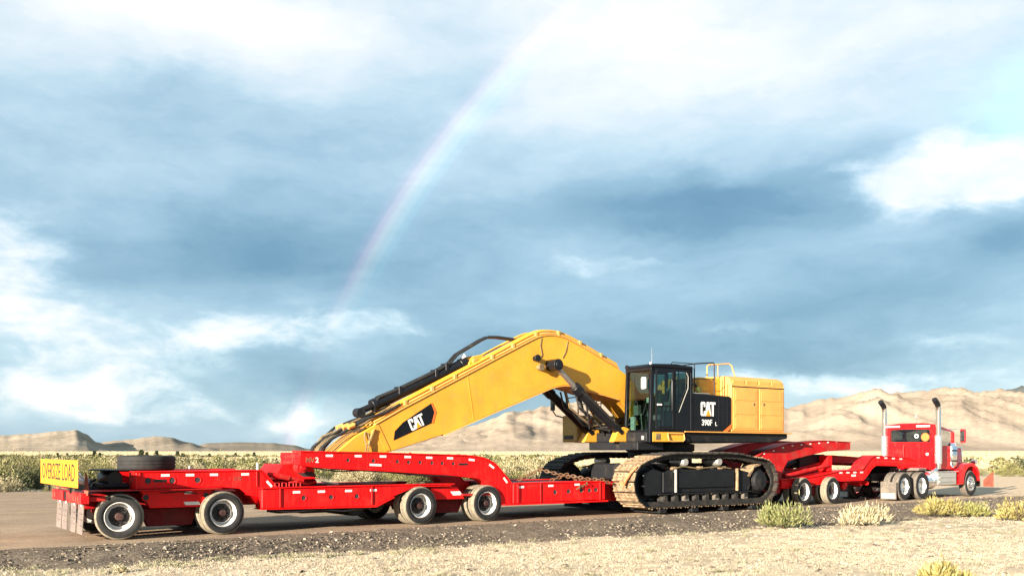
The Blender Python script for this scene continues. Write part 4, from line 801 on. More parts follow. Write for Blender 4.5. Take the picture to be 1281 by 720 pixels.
# cylinders
ac = part(MB().tube([(6.50, 0, 3.00), (9.2, 0, 4.20)], .145, 18).tube([(6.44, 0, 2.975), (6.56, 0, 3.03)], .17, 18).tube([(9.1, 0, 4.155), (9.30, 0, 4.245)], .17, 18), 'stick_cylinder', blk, ex, .008)
part(MB().tube([(6.04, 0, 2.80), (6.5, 0, 3.0)], .085, 14).cyl((6.08, -.14, 2.80), (6.08, .14, 2.80), .12, 14), 'cylinder_rod', blk_m, ac)
for vv in (.10, -.08):
    part(MB().tube([(6.52, vv, 3.10), (6.60, vv, 3.20), (7.2, vv, 3.44), (8.3, vv, 3.95), (8.75, vv, 4.20), (8.98, vv, 4.44), (9.4, vv, 4.68), (9.75, vv, 4.88), (9.98, vv, 4.98), (10.3, vv, 5.00), (10.8, vv, 4.98), (11.0, vv, 4.95)], .036, 8), 'cylinder_line', hose_b, ac)
for x, z in ((7.2, 3.44), (8.3, 3.94), (8.62, 4.12)): part(MB().box(x-.05, x+.05, -.13, .15, z-.14, z+.06), 'line_clamp', blk, ac, .008)
part(MB().cyl((9.14, .02, 4.36), (9.22, .1, 4.43), .06, 8), 'line_fitting', wht, ac)
for vv in (-.22, .20): part(MB().prism([(9.22, 3.96), (9.9, 4.30), (9.82, 4.42), (9.62, 4.46), (9.38, 4.40), (9.26, 4.22)], vv-.03, vv+.03), 'cylinder_bracket', yel, bo, .012)
part(MB().cyl((9.42, -.3, 4.26), (9.42, .3, 4.26), .08, 14).cyl((9.72, .2, 4.32), (9.72, .31, 4.32), .07, 12), 'bracket_pin', yel_d, bo, .01)
for sd in (1, -1):
    vv = sd*.68
    bc = part(MB().tube([(12.62, vv, 3.63), (14.32, vv, 2.36)], .135, 18).tube([(12.56, vv, 3.675), (12.78, vv, 3.51)], .165, 18), 'boom_cylinder', blk, ex, .008)
    part(MB().tube([(11.88, vv, 4.23), (12.62, vv, 3.63)], .078, 14), 'cylinder_rod', rod, bc)
    part(MB().cyl((11.84, sd*.45, 4.26), (11.84, sd*.88, 4.26), .165, 20).cyl((11.84, sd*.86, 4.26), (11.84, sd*.91, 4.26), .11, 16), 'cylinder_pin', blk, bc, .012)
    part(MB().tube([(12.7, vv+sd*.14, 3.55), (13.2, vv+sd*.17, 3.2), (14.0, vv+sd*.17, 2.62)], .03, 6), 'cylinder_line', hose_b, bc)
    part(MB().prism([(13.95, 2.10), (14.62, 2.10), (14.62, 2.5), (14.35, 2.55), (14.12, 2.42)], vv-.11, vv+.11), 'foot_bracket', yel, ex, .02)
rng = random.Random(5)
for k in range(12):
    v0, v1 = rng.uniform(-.45, .55), rng.uniform(-.5, .55); x = rng.uniform(12.7, 13.5)
    part(MB().tube([(x, v0, 3.58), (x+.15, v0, 3.1), (13.8+rng.uniform(-.2, .2), lerp(v0, v1, .5), 2.65+rng.uniform(-.15, .15)), (14.2, v1, 2.45+rng.uniform(0, .2)), (14.7, v1, 2.55+rng.uniform(0, .3))], .03, 7), 'hose', (hose_b, hose_b, hose_t)[k % 3], ex)
part(MB().box(14.5, 15.2, -.55, .58, 2.39, 2.62).box(14.6, 15.1, -.3, .1, 2.6, 2.85), 'control_valve', blk_m, ex, .03)
# far-side platform
part(MB().box(14.02, 16.2, -1.75, -1.02, 2.11, 2.95), 'storage_box', yel_d, ex, .04)
part(MB().prism([(14.05, 2.11), (15.6, 2.11), (15.5, 2.40), (14.5, 2.58), (14.3, 2.58)], -1.0, -.80), 'step_fairing', yel, ex, .015)
part(MB().box(14.0, 14.012, -1.62, -1.18, 2.20, 2.32), 'box_grille', intr, ex)
part(MB().lathe([(0, 2.58), (.10, 2.58), (.10, 2.80), (.08, 2.90), (0, 2.92)], (14.42, -.9, 0), 'z', 16, mi=0), 'beacon', amber, ex)
part(MB().tube([(14.1, -1.7, 2.88), (13.75, -1.72, 2.95), (13.64, -1.72, 3.08), (13.62, -1.72, 3.46)], .022, 7).box(13.60, 13.66, -1.80, -1.64, 3.1, 3.46), 'far_mirror', blk, ex)
part(MB().tube([(14.15, -1.1, 2.95), (14.15, -1.1, 3.55), (14.9, -1.1, 3.72), (15.6, -1.1, 3.72), (15.6, -1.1, 2.95)], .02, 7).tube([(14.9, -1.1, 2.95), (14.9, -1.1, 3.72)], .018, 6).tube([(14.15, -1.7, 2.95), (14.15, -1.7, 3.5), (15.6, -1.7, 3.7), (15.6, -1.7, 2.95)], .02, 7).tube([(14.15, -1.1, 3.3), (15.6, -1.1, 3.36)], .014, 6), 'guard_rail', blk, ex)
part(MB().box(16.2, 18.0, -1.68, -.6, 2.42, 3.7), 'pump_housing', yel, ex, .04)
# ------------------------------------------------------------------ setting: ground, road, shoulder
def kk(c): return tuple(x*K for x in c)
def ground_mat(name, stops, scale, bump, bscale, speck=None, bdist=.03, ruts=None):
    stops = [(p_, kk(c_)) for p_, c_ in stops]
    m = bpy.data.materials.new(name); m.use_nodes = True; t = NT(m.node_tree); b = t.n['Principled BSDF']; b.inputs['Roughness'].default_value = .95; b.inputs['Specular IOR Level'].default_value = .15
    g = t.new('ShaderNodeNewGeometry'); P = g.outputs['Position']
    n1 = t.noise(P, scale, 10, .68); c = t.ramp(n1, stops)
    n3 = t.noise(P, scale*.07, 6, .6); c = t.mix(t.ramp(n3, [(.35, (0, 0, 0)), (.65, (1, 1, 1))]), c, t.scalev(c, .82))
    if speck:
        v = t.new('ShaderNodeTexVoronoi'); v.inputs['Scale'].default_value = speck[0]; t.l.new(P, v.inputs['Vector'])
        sp = t.new('ShaderNodeSeparateColor'); t.l.new(v.outputs['Color'], sp.inputs[0])
        c = t.mix(t.ramp(sp.outputs[0], [(.0, (0, 0, 0)), (1, (1, 1, 1))]), c, t.mix(sp.outputs[1], kk(speck[1]), kk(speck[2]))); 
        c = t.mix(.45, c, t.ramp(n1, stops))
    if ruts:                                       # wheel tracks run along the road, pale dirt takes over past the truck
        mp = t.new('ShaderNodeMapping'); mp.vector_type = 'TEXTURE'; mp.inputs['Rotation'].default_value = (0, 0, TH); mp.inputs['Scale'].default_value = (14, .8, 1); t.l.new(P, mp.inputs[0])
        c = t.mix(t.m('MULTIPLY', t.ramp(t.noise(mp.outputs[0], 1.0, 6, .62), [(.42, (0, 0, 0)), (.68, (1, 1, 1))]), .5), c, kk(ruts[0]))
        dp = t.new('ShaderNodeVectorMath', operation='DOT_PRODUCT'); t.l.new(P, dp.inputs[0]); dp.inputs[1].default_value = (CU, SU, 0)
        un = t.m('ADD', dp.outputs['Value'], t.m('MULTIPLY', t.noise(P, .12, 5, .6), 14)); mr = t.new('ShaderNodeMapRange', interpolation_type='SMOOTHSTEP'); t.l.new(un, mr.inputs[0]); mr.inputs[1].default_value = ruts[2]; mr.inputs[2].default_value = ruts[2]+16
        c = t.mix(t.m('MULTIPLY', mr.outputs[0], .8), c, t.scalev(t.ramp(n1, [(.3, kk(ruts[1])), (.7, tuple(x*1.2 for x in kk(ruts[1])))]), 1.0))
    t.l.new(c, b.inputs['Base Color'])
    bn = t.new('ShaderNodeBump'); bn.inputs['Strength'].default_value = bump; bn.inputs['Distance'].default_value = bdist; t.l.new(t.noise(P, bscale, 8, .7), bn.inputs['Height']); t.l.new(bn.outputs[0], b.inputs['Normal'])
    return m
m_ground = ground_mat('desert_ground', [(.30, (.42, .33, .22)), (.5, (.60, .49, .345)), (.68, (.72, .61, .45))], 1.6, .8, 9)
m_road = ground_mat('gravel_road', [(.30, (.29, .20, .125)), (.55, (.41, .295, .195)), (.72, (.51, .38, .26))], .9, .8, 22, (26, (.20, .15, .11), (.56, .46, .35)), ruts=((.22, .165, .12), (.62, .48, .335), 36))
m_should = ground_mat('shoulder_gravel', [(.30, (.085, .066, .048)), (.55, (.175, .138, .100)), (.75, (.30, .245, .18))], 2.2, 1.0, 18, (24, (.05, .042, .036), (.42, .36, .29)), .06)
def nz(x, y, s, seed=0.0): return noise.noise(Vector((x*s+seed, y*s-seed*.7, seed*1.3)))
def v_top(u): return 2.55+.22*noise.noise(Vector((u*.35, 1.7, 0)))+.10*noise.noise(Vector((u*1.4, 5.7, 0)))
def v_bot(u): return 4.05+.06*max(-5, min(u, 26))+.30*noise.noise(Vector((u*.22, 9.1, 0)))+.12*noise.noise(Vector((u*1.1, 3.3, 0)))
def far_edge(u): return -26.5+2.0*noise.noise(Vector((u*.06, 2.2, 0)))+.7*noise.noise(Vector((u*.3, 7.7, 0)))
def smooth(t): t = max(0, min(1, t)); return t*t*(3-2*t)
def gz(x, y):                                      # the natural ground
    u, v = train_uv(x, y); r = math.hypot(x, y)
    near = -.24+.035*nz(x, y, .5)+.02*nz(x, y, 1.7, 3)
    far = -.02+.12*nz(x, y, .07, 5)+.05*nz(x, y, .4, 2)
    far += smooth((r-400)/3000)*6
    if v > 0: z = lerp(-.10, near, smooth((v-2.2)/1.2))
    else: z = lerp(-.10, far, smooth((-v-25.5)/2.5))
    if u > 62: z = lerp(z, max(z, .02*nz(x, y, .3)-.0), smooth((u-62)/10))
    if u < -45: z = lerp(z, -.02+.05*nz(x, y, .3), smooth((-45-u)/10))
    return z
def grid_ob(name, pts, nx, ny, mat, wrap=False):
    fs = [(i*nx+j, i*nx+(j+1) % nx, (i+1)*nx+(j+1) % nx, (i+1)*nx+j) for i in range(ny-1) for j in range(nx if wrap else nx-1)]
    me = bpy.data.meshes.new(name); me.from_pydata(pts, [], fs); me.materials.append(mat); me.polygons.foreach_set('use_smooth', [True]*len(me.polygons)); me.update()
    o = bpy.data.objects.new(name, me); COL.objects.link(o); return o
rs = [.0, 3, 6, 9, 11, 13]+[14+.4*k for k in range(75)]+[44+1.2*k for k in range(30)]+[80*1.12**k for k in range(1, 46)]
As = [R(a) for a in [-180+6*k for k in range(23)]]+[R(-42+.35*k) for k in range(241)]+[R(48+6*k) for k in range(22)]
pts = []
for r_ in rs:
    for a in As: x, y = r_*math.sin(a), r_*math.cos(a); pts.append((x, y, gz(x, y)))
g = grid_ob('ground', pts, len(As), len(rs), m_ground, True)
if g.data.polygons[len(g.data.polygons)//2].normal.z < 0: g.data.flip_normals()
tag(g, kind='structure', label='pale dry desert ground around the road')
U0, U1 = -48, 66
us = [U0+.5*k for k in range(int((U1-U0)/.5)+1)]; tv = [0, .01, .03, .1, .2, .35, .5, .65, .8, .9, .96, 1]
pts = []
for t_ in tv:
    for uu in us:
        v_ = lerp(far_edge(uu), v_top(uu)+.15, t_); p = world_pt(uu, v_, .0+.006*nz(uu, v_, .8, 4)*(.1 if t_ > .3 else 1)-(.05 if t_ == 0 else 0)); pts.append(tuple(p))
rdm = grid_ob('road', pts, len(us), len(tv), m_road); tag(rdm, kind='structure', label='flat gravel road under the trailer train')
us = [-32+.16*k for k in range(int(96/.16)+1)]; tv = [k/18 for k in range(19)]; pts = []
for t_ in tv:
    for uu in us:
        vt, vb = v_top(uu), v_bot(uu); v_ = lerp(vt-.12, vb+.25, t_)
        z_ = lerp(.002, -.235, smooth(t_*1.05))+ (.035*nz(uu, v_, 2.2, 1)+.03*nz(uu, v_, 6, 2)+.05*nz(uu, v_, .7, 8))*math.sin(math.pi*min(1, t_*1.02+.02)) - (.03 if t_ == 1 else 0)+(.012 if t_ < .06 else 0)
        pts.append(tuple(world_pt(uu, v_, z_)))
shd = grid_ob('road_shoulder', pts, len(us), len(tv), m_should); tag(shd, kind='structure', label='dark gravel bank along the road edge')
for o in (rdm, shd):
    if o.data.polygons[10].normal.z < 0: o.data.flip_normals()

def soup(name, vs, fs, mats, mi=None, kind='stuff', label=None):
    me = bpy.data.meshes.new(name); me.from_pydata(vs, [], fs)
    for m_ in mats: me.materials.append(m_)
    if mi: me.polygons.foreach_set('material_index', mi)
    me.update(); o = bpy.data.objects.new(name, me); COL.objects.link(o); return tag(o, label, None, None, kind)
def leafmat(name, a, b, c, tr=.25):
    a, b, c = kk(a), kk(b), kk(c)
    m = bpy.data.materials.new(name); m.use_nodes = True; t = NT(m.node_tree); p = t.n['Principled BSDF']; p.inputs['Roughness'].default_value = .75; p.inputs['Specular IOR Level'].default_value = .2
    g_ = t.new('ShaderNodeNewGeometry'); oi = t.new('ShaderNodeObjectInfo')
    cc = t.ramp(g_.outputs['Random Per Island'], [(0, a), (.5, b), (1, c)]); cc = t.mix(t.m('MULTIPLY', oi.outputs['Random'], .45), cc, t.scalev(cc, .55))
    t.l.new(cc, p.inputs['Base Color'])
    tl = t.new('ShaderNodeBsdfTranslucent'); t.l.new(cc, tl.inputs[0]); mx = t.new('ShaderNodeMixShader'); mx.inputs[0].default_value = tr
    out = t.n['Material Output']; t.l.new(p.outputs[0], mx.inputs[1]); t.l.new(tl.outputs[0], mx.inputs[2]); t.l.new(mx.outputs[0], out.inputs[0]); return m
m_grass = leafmat('dry_grass_blades', (.49, .40, .28), (.62, .53, .40), (.73, .65, .52))
m_fgr = leafmat('far_dry_grass', (.38, .31, .16), (.50, .42, .25), (.60, .51, .34))
m_weed = leafmat('grey_green_weed', (.30, .29, .17), (.44, .42, .27), (.56, .52, .36))
rg = random.Random(11)
# pebbles on the shoulder bank
ico = [(0, 0, 1), (.89, 0, .45), (.28, .85, .45), (-.72, .53, .45), (-.72, -.53, .45), (.28, -.85, .45), (.5, .6, -.5), (-.8, 0, -.5), (.4, -.7, -.5)]
icf = [(0, 1, 2), (0, 2, 3), (0, 3, 4), (0, 4, 5), (0, 5, 1), (1, 6, 2), (2, 6, 7, 3), (3, 7, 4), (4, 7, 8, 5), (5, 8, 1), (1, 8, 6)]
m_st = [material('stone_%s' % n_, c_, .9, 0, .25, bump=.2, scale=20) for n_, c_ in (('dark', (.05, .042, .035)), ('brown', (.13, .10, .078)), ('tan', (.28, .23, .17)), ('pale', (.48, .42, .34)))]
vs, fs, mi = [], [], []
for k in range(21000):
    uu = rg.uniform(-18, 44)
    t_ = min(1.15, max(-.15, rg.gauss(.5, .33))); vt, vb = v_top(uu), v_bot(uu); v_ = lerp(vt, vb, t_)
    z_ = lerp(.0, -.235, smooth((v_-vt+.12)/(vb-vt+.37)*1.05)); s_ = .012+.030*rg.random()**3
    c = world_pt(uu, v_, z_+s_*.25); a = rg.uniform(0, 6.3); q = (rg.uniform(.8, 1.4), rg.uniform(.6, 1), rg.uniform(.45, .8)); b0 = len(vs)
    for x, y, z in ico:
        x, y, z = x*q[0]*s_, y*q[1]*s_, z*q[2]*s_; vs.append((c.x+x*math.cos(a)-y*math.sin(a), c.y+x*math.sin(a)+y*math.cos(a), c.z+z))
    fs += [tuple(i+b0 for i in f_) for f_ in icf]; mi += [rg.choices((0, 1, 2, 3), (4, 5, 3.5, 1.0))[0]]*len(icf)
soup('shoulder_stones', vs, fs, m_st, mi, label='loose dark gravel on the road bank')
# dry grass on the verge
def blades(n, place, hmin, hmax, wmin, wmax, lean, rg):
    vs, fs = [], []
    for k in range(n):
        x, y, z = place(); a = rg.uniform(0, 6.3); h = rg.uniform(hmin, hmax); w = rg.uniform(wmin, wmax); lx, ly = rg.gauss(0, lean)*h, rg.gauss(0, lean)*h
        b0 = len(vs); dx, dy = math.cos(a)*w, math.sin(a)*w
        vs += [(x-dx, y-dy, z), (x+dx, y+dy, z), (x+lx*.5+dx*.6, y+ly*.5+dy*.6, z+h*.6), (x+lx, y+ly, z+h)]; fs += [(b0, b0+1, b0+2), (b0, b0+2, b0+3)]
    return vs, fs
tufts = []
while len(tufts) < 9000:
    y = rg.uniform(14.5, 36); x = rg.uniform(-.62*y, .62*y); u_, v_ = train_uv(x, y)
    if v_ < v_bot(u_)-.1: continue
    d_ = nz(x, y, .35, 9)+.4*nz(x, y, 1.3, 2)
    if rg.random() > .60+.7*d_: continue
    tufts.append((x, y, gz(x, y), rg.uniform(.04, .16)))
def pl_t():
    t_ = rg.choice(tufts); a = rg.uniform(0, 6.3); r_ = t_[3]*math.sqrt(rg.random()); return t_[0]+r_*math.cos(a), t_[1]+r_*math.sin(a), t_[2]-.005
vs, fs = blades(120000, pl_t, .012, .050, .003, .008, .7, rg)
soup('dry_grass', vs, fs, [m_grass], label='short straw-coloured dry grass covering the verge')
vs, fs, mi = [], [], []
for k in range(2600):                              # litter: twigs and clods lying in the grass
    y = rg.uniform(14.5, 32); x = rg.uniform(-.6, .6)*y; u_, v_ = train_uv(x, y)
    if v_ < v_bot(u_): continue
    s_ = .010+.03*rg.random()**2.5; c = Vector((x, y, gz(x, y)+s_*.3)); a = rg.uniform(0, 6.3); q = (rg.uniform(1, 3), rg.uniform(.5, 1), rg.uniform(.4, .8)); b0 = len(vs)
    for px_, py_, pz_ in ico:
        px_, py_, pz_ = px_*q[0]*s_, py_*q[1]*s_, pz_*q[2]*s_; vs.append((c.x+px_*math.cos(a)-py_*math.sin(a), c.y+px_*math.sin(a)+py_*math.cos(a), c.z+pz_))
    fs += [tuple(i+b0 for i in f_) for f_ in icf]; mi += [rg.choices((0, 1, 2, 3), (1, 4, 4, 1.5))[0]]*len(icf)
soup('verge_litter', vs, fs, m_st, mi, label='small clods and twigs lying in the dry grass')
wt = []
while len(wt) < 120:
    uu = rg.choice((rg.uniform(-6, 6), rg.uniform(-6, 9), rg.uniform(-6, 30))); v_ = v_bot(uu)+rg.gauss(.25, .55); p = world_pt(uu, v_); wt.append((p.x, p.y, gz(p.x, p.y), rg.uniform(.06, .22)))
for k in range(70):
    y = rg.uniform(15, 27); x = rg.uniform(-.55, .55)*y; u_, v_ = train_uv(x, y)
    if v_ > v_bot(u_): wt.append((x, y, gz(x, y), rg.uniform(.05, .25)))
def pl_w():
    t_ = rg.choice(wt); a = rg.uniform(0, 6.3); r_ = t_[3]*math.sqrt(rg.random()); return t_[0]+r_*math.cos(a), t_[1]+r_*math.sin(a), t_[2]
vs, fs = blades(9500, pl_w, .02, .09, .004, .010, .7, rg)
soup('roadside_weeds', vs, fs, [m_weed], label='grey-green low weeds at the foot of the gravel bank')

# ------------------------------------------------------------------ shrubs
def shrub_mesh(name, n, w, h, lw, ll, mat, seed, stem_mat=None, up=.6):
    r = random.Random(seed); vs, fs, mi = [], [], []
    lob = [(r.uniform(-.42, .42)*w, r.uniform(-.38, .38)*w, r.uniform(.40, 1.0)) for _ in range(9)]
    for k in range(n):
        lx, ly, lh = r.choice(lob); a = r.uniform(0, 6.3); q = math.sqrt(r.random()); ph = r.uniform(.05, 1)
        R_ = w*.26*(.7+.5*lh); el_ = math.asin(min(1, r.random()**.8))
        d = Vector((math.cos(a)*math.cos(el_), math.sin(a)*math.cos(el_), math.sin(el_))); rad = r.uniform(.45, 1.0)*(1 if r.random() > .07 else r.uniform(1.1, 1.5))
        p = Vector((lx+d.x*R_*rad, ly+d.y*R_*rad, h*lh*(.12+.80*d.z*rad)))
        dr_ = (d*.8+Vector((r.gauss(0, .35), r.gauss(0, .35), up))).normalized(); L_ = ll*r.uniform(.6, 1.3); sd = dr_.cross(Vector((r.gauss(0, 1), r.gauss(0, 1), r.gauss(0, 1)))).normalized()*lw*r.uniform(.6, 1.3)
        b0 = len(vs); vs += [tuple(p-sd*.5), tuple(p+dr_*L_*.5+sd), tuple(p+dr_*L_), tuple(p+dr_*L_*.5-sd)]; fs.append((b0, b0+1, b0+2, b0+3)); mi.append(0)
    for k in range(34):
        a = r.uniform(0, 6.3); b0 = len(vs); q = r.uniform(.25, .62); e = Vector((math.cos(a)*w*q, math.sin(a)*w*q, h*r.uniform(.25, 1.12-.5*q))); s_ = Vector((-math.sin(a), math.cos(a), 0))*.012
        vs += [tuple(-s_), tuple(s_), tuple(e+s_*.4), tuple(e-s_*.4)]; fs.append((b0, b0+1, b0+2, b0+3)); mi.append(1)
    me = bpy.data.meshes.new(name); me.from_pydata(vs, [], fs); me.materials.append(mat); me.materials.append(stem_mat or m_stem); me.polygons.foreach_set('material_index', mi); me.update(); return me
m_stem = material('brown_twig', (.13, .095, .06), .9, 0, .2)
m_rg = leafmat('green_rabbitbrush', (.17, .20, .075), (.29, .31, .12), (.44, .42, .20)); m_rc = leafmat('pale_rabbitbrush', (.50, .42, .24), (.64, .56, .36), (.72, .66, .48)); m_ry = leafmat('yellow_rabbitbrush', (.36, .31, .10), (.52, .44, .15), (.58, .51, .24)); m_rl = leafmat('lime_rabbitbrush', (.26, .28, .09), (.42, .41, .14), (.52, .48, .21))
def on_ground(px, py, z=-.22): Y = (CAM_H-z)*F/(py-YH); return (px-640.5)/F*Y, Y
NEAR = [((980, 660), 1.10, .80, m_rg, 'leafy green shrub at the road edge beside the jeep dolly wheels', 1900), ((1077, 655), 1.22, .66, m_rc, 'pale cream dried shrub at the roadside behind the truck mud flap', 2300),
        ((1166, 645), 1.25, .80, m_ry, 'yellow-green shrub at the roadside below the truck step', 2100), ((1212, 645), .95, .52, m_rl, 'small lime green shrub growing against the bigger yellow one', 1300),
        ((1276, 651), 1.15, .74, m_ry, 'bright yellow shrub beyond the truck front wheel', 2000), ((1182, 727), .62, .36, m_ry, 'low yellow shrub on the open dry grass', 1300), ((152, 713), .16, .14, m_rc, 'small straw-coloured tuft at the foot of the bank near the rear wheel', 160)]
for k, ((px, py), w_, h_, m_, lab, n_) in enumerate(NEAR):
    x, y = on_ground(px, py); o = bpy.data.objects.new('roadside_shrub', shrub_mesh('roadside_shrub', n_, w_, h_, .013, .15 if w_ > .3 else .07, m_, 40+k)); COL.objects.link(o); o.location = (x, y, gz(x, y)-.02); o.rotation_euler[2] = k; tag(o, lab, 'shrub', 'shrubs at the roadside')
# sagebrush plain beyond the pull-out
m_sg = [leafmat('sagebrush_green', (.035, .045, .025), (.085, .098, .045), (.17, .175, .08)), leafmat('sagebrush_yellow', (.15, .15, .06), (.28, .27, .105), (.42, .39, .17)), leafmat('sagebrush_pale', (.38, .32, .18), (.52, .45, .27), (.62, .55, .36))]
SG = [shrub_mesh('sagebrush', 2600, 1.6, .78, .012, .085, m_sg[k % 3], 70+k, None, .25) for k in range(9)]
SGLAB = ['dark green', 'yellow-green', 'pale straw']
cand = []
rs_ = random.Random(21)
while len(cand) < 2600:
    y = 36+ (rs_.random()**1.7)*420; x = rs_.uniform(-.62, .60)*y; u_, v_ = train_uv(x, y)
    if v_ > far_edge(u_)-.4 and u_ < 66: continue
    px = 640.5+F*x/y
    dens = 1.0 if px < 700 else .10
    if rs_.random() > dens*(.45+1.9*nz(x, y, .035, 3)): continue
    cand.append((y, x))
cand.sort(); first = True; nind = 0; vs, fs, mi = [], [], []
for y, x in cand:
    k = rs_.choices(range(9), (3.2, 3.2, 1.8)*3)[0]; s_ = .5+1.7*rs_.random()**1.8; rz = rs_.uniform(0, 6.3); z_ = gz(x, y)-.04; px = 640.5+F*x/y
    hid = 345 < px < 395
    if nind < 270 and -30 < px < 1310 and not hid:
        o = bpy.data.objects.new('sagebrush', SG[k]); COL.objects.link(o); o.location = (x, y, z_); o.rotation_euler[2] = rz; o.scale = (s_, s_, s_*rs_.uniform(.75, 1.25)); tag(o, '%s %s sagebrush on the plain beyond the road' % ('big rounded' if s_ > 1.15 else 'mid-sized' if s_ > .75 else 'low', SGLAB[k % 3]), 'shrub', 'sagebrush on the plain'); nind += 1
    else:
        b0 = len(vs); n_ = 150 if y < 130 else 50
        for q in range(n_):
            a = rs_.uniform(0, 6.3); e = math.asin(rs_.random()); d = Vector((math.cos(a)*math.cos(e)*.75, math.sin(a)*math.cos(e)*.75, math.sin(e)*.55))*s_*rs_.uniform(.6, 1); t_ = Vector((rs_.gauss(0, 1), rs_.gauss(0, 1), rs_.gauss(0, 1))).normalized()*s_*(.11 if y < 130 else .17); w_ = t_.cross(d).normalized()*s_*(.05 if y < 130 else .09)
            c = Vector((x, y, z_))+d; b0 = len(vs); vs += [tuple(c-t_), tuple(c+w_), tuple(c+t_), tuple(c-w_)]; fs.append((b0, b0+1, b0+2, b0+3)); mi.append(k % 3)
for px, py, s_, k in ((6, 611, 1.9, 0), (38, 608, 1.6, 3), (66, 607, 1.3, 1), (-14, 606, 2.1, 6), (24, 602, 2.2, 4), (52, 600, 1.7, 7), (90, 604, 1.2, 0), (14, 596, 2.3, 3), (120, 603, 1.0, 6), (106, 598, 1.8, 1), (74, 594, 2.0, 2), (445, 604, 1.5, 5), (425, 601, 1.4, 0), (470, 603, 1.3, 2), (505, 604, 1.2, 1), (535, 603, 1.3, 0), (560, 603, 1.5, 4), (655, 600, 1.3, 1)):
    x, y = on_ground(px, py, 0); o = bpy.data.objects.new('sagebrush', SG[k]); COL.objects.link(o); o.location = (x, y, gz(x, y)-.04); o.rotation_euler[2] = px; o.scale = (s_, s_, s_*1.1)
    tag(o, '%s sagebrush clump right at the far edge of the gravel' % ('big %s' % SGLAB[k % 3] if s_ > 1.5 else 'smaller %s' % SGLAB[k % 3]), 'shrub', 'sagebrush on the plain')
soup('distant_sagebrush', vs, fs, m_sg, mi, label='far sagebrush merging into a band below the hills')
vs, fs = [], []
def pl_s():
    while True:
        y = 38+rs_.random()**1.5*110; x = rs_.uniform(-.6, .6)*y; u_, v_ = train_uv(x, y)
        if v_ < far_edge(u_)+.5: return x, y, gz(x, y)
vs, fs = blades(60000, pl_s, .04, .16, .006, .014, .8, rs_)
soup('plain_grass', vs, fs, [m_fgr], label='straw-coloured bunch grass between the sagebrush')
def pl_f():
    while True:
        y = 105*math.exp(rs_.random()*2.8); x = rs_.uniform(-.62, .62)*y; u_, v_ = train_uv(x, y)
        if v_ < far_edge(u_)-1 or u_ > 66: return x, y, gz(x, y)
vs, fs = [], []
for k in range(110000):
    x, y, z_ = pl_f(); q = y/70; h = rs_.uniform(.08, .22)*(.6+.4*q**.6); w_ = rs_.uniform(.03, .09)*(.6+.4*q); a = rs_.gauss(R(28), .7); dx, dy = math.cos(a)*w_, -math.sin(a)*w_; b0 = len(vs); tl = rs_.gauss(.3, .3)*h
    vs += [(x-dx, y-dy, z_-.03), (x+dx, y+dy, z_-.03), (x+dx*.5+tl*.5, y+dy*.5+tl, z_+h), (x-dx*.6+tl*.5, y-dy*.6+tl, z_+h*rs_.uniform(.6, 1))]; fs.append((b0, b0+1, b0+2, b0+3))
soup('distant_grass', vs, fs, [m_fgr], label='pale dry grass carpeting the far plain')
# small far trees and posts
m_tr = leafmat('juniper_leaf', (.03, .045, .022), (.05, .07, .03), (.08, .10, .045), .15)
def far_tree(px, Y, h, seed, lab):
    r = random.Random(seed); x = (px-640.5)/F*Y; t = link(bpy.data.objects.new('juniper_tree', None)); t.location = (x, Y, gz(x, Y)-.05); tag(t, lab, 'tree', 'small trees below the hills')
    b = MB().tube([(0, 0, 0), (.05*h, 0, h*.3), (0, .03*h, h*.8)], [h*.05, h*.04, h*.01], 6); o = bpy.data.objects.new('trunk', b.mesh('trunk', m_stem)); link(o, t)
    vs, fs = [], []
    for k in range(420):
        a = r.uniform(0, 6.3); q = r.random(); rad = h*.42*(1-.55*q)*math.sqrt(r.random())*(1+.3*math.sin(a*3+seed)); c = Vector((math.cos(a)*rad, math.sin(a)*rad, h*(.15+.85*q))); s_ = h*.075
        p_ = Vector((r.gauss(0, 1), r.gauss(0, 1), r.gauss(0, 1))).normalized()*s_; w_ = p_.orthogonal().normalized()*s_*.7; b0 = len(vs); vs += [tuple(c-p_), tuple(c+w_), tuple(c+p_), tuple(c-w_)]; fs.append((b0, b0+1, b0+2, b0+3))
    me = bpy.data.meshes.new('crown'); me.from_pydata(vs, [], fs); me.materials.append(m_tr); link(bpy.data.objects.new('crown', me), t)
for k, (px, Y, h) in enumerate(((118, 330, 3.6), (125, 340, 2.6), (177, 300, 4.2), (184, 310, 3.0), (196, 320, 3.6), (222, 330, 3.4), (228, 335, 2.4), (262, 340, 2.2), (72, 330, 2.6), (84, 350, 2.4), (295, 350, 2.6), (318, 340, 2.8), (513, 300, 2.8), (519, 310, 2.2))):
    far_tree(px, Y, h*.62, k, 'small dark juniper tree far off below the left hills' if px < 400 else 'small dark juniper seen just above the trailer neck')
m_post = material('white_post', (.78, .76, .72), .6, 0, .06, .2)
for px, Y, h, w_ in ((322, 57, 1.15, .05), (237, 62, .95, .04), (53.5, 75, .9, .05), (46, 80, .8, .05), (131, 66, .9, .04)):
    x = (px-640.5)/F*Y; b = MB().box(-w_, w_, -w_, w_, 0, h).box(-w_*1.15, w_*1.15, -w_*1.15, w_*1.15, h, h+.03); o = bpy.data.objects.new('marker_post', b.mesh('marker_post', m_post, bevel=.01)); COL.objects.link(o); o.location = (x, Y, gz(x, Y)-.05); tag(o, 'slim white marker post standing among the sagebrush', 'post', 'white posts on the plain')
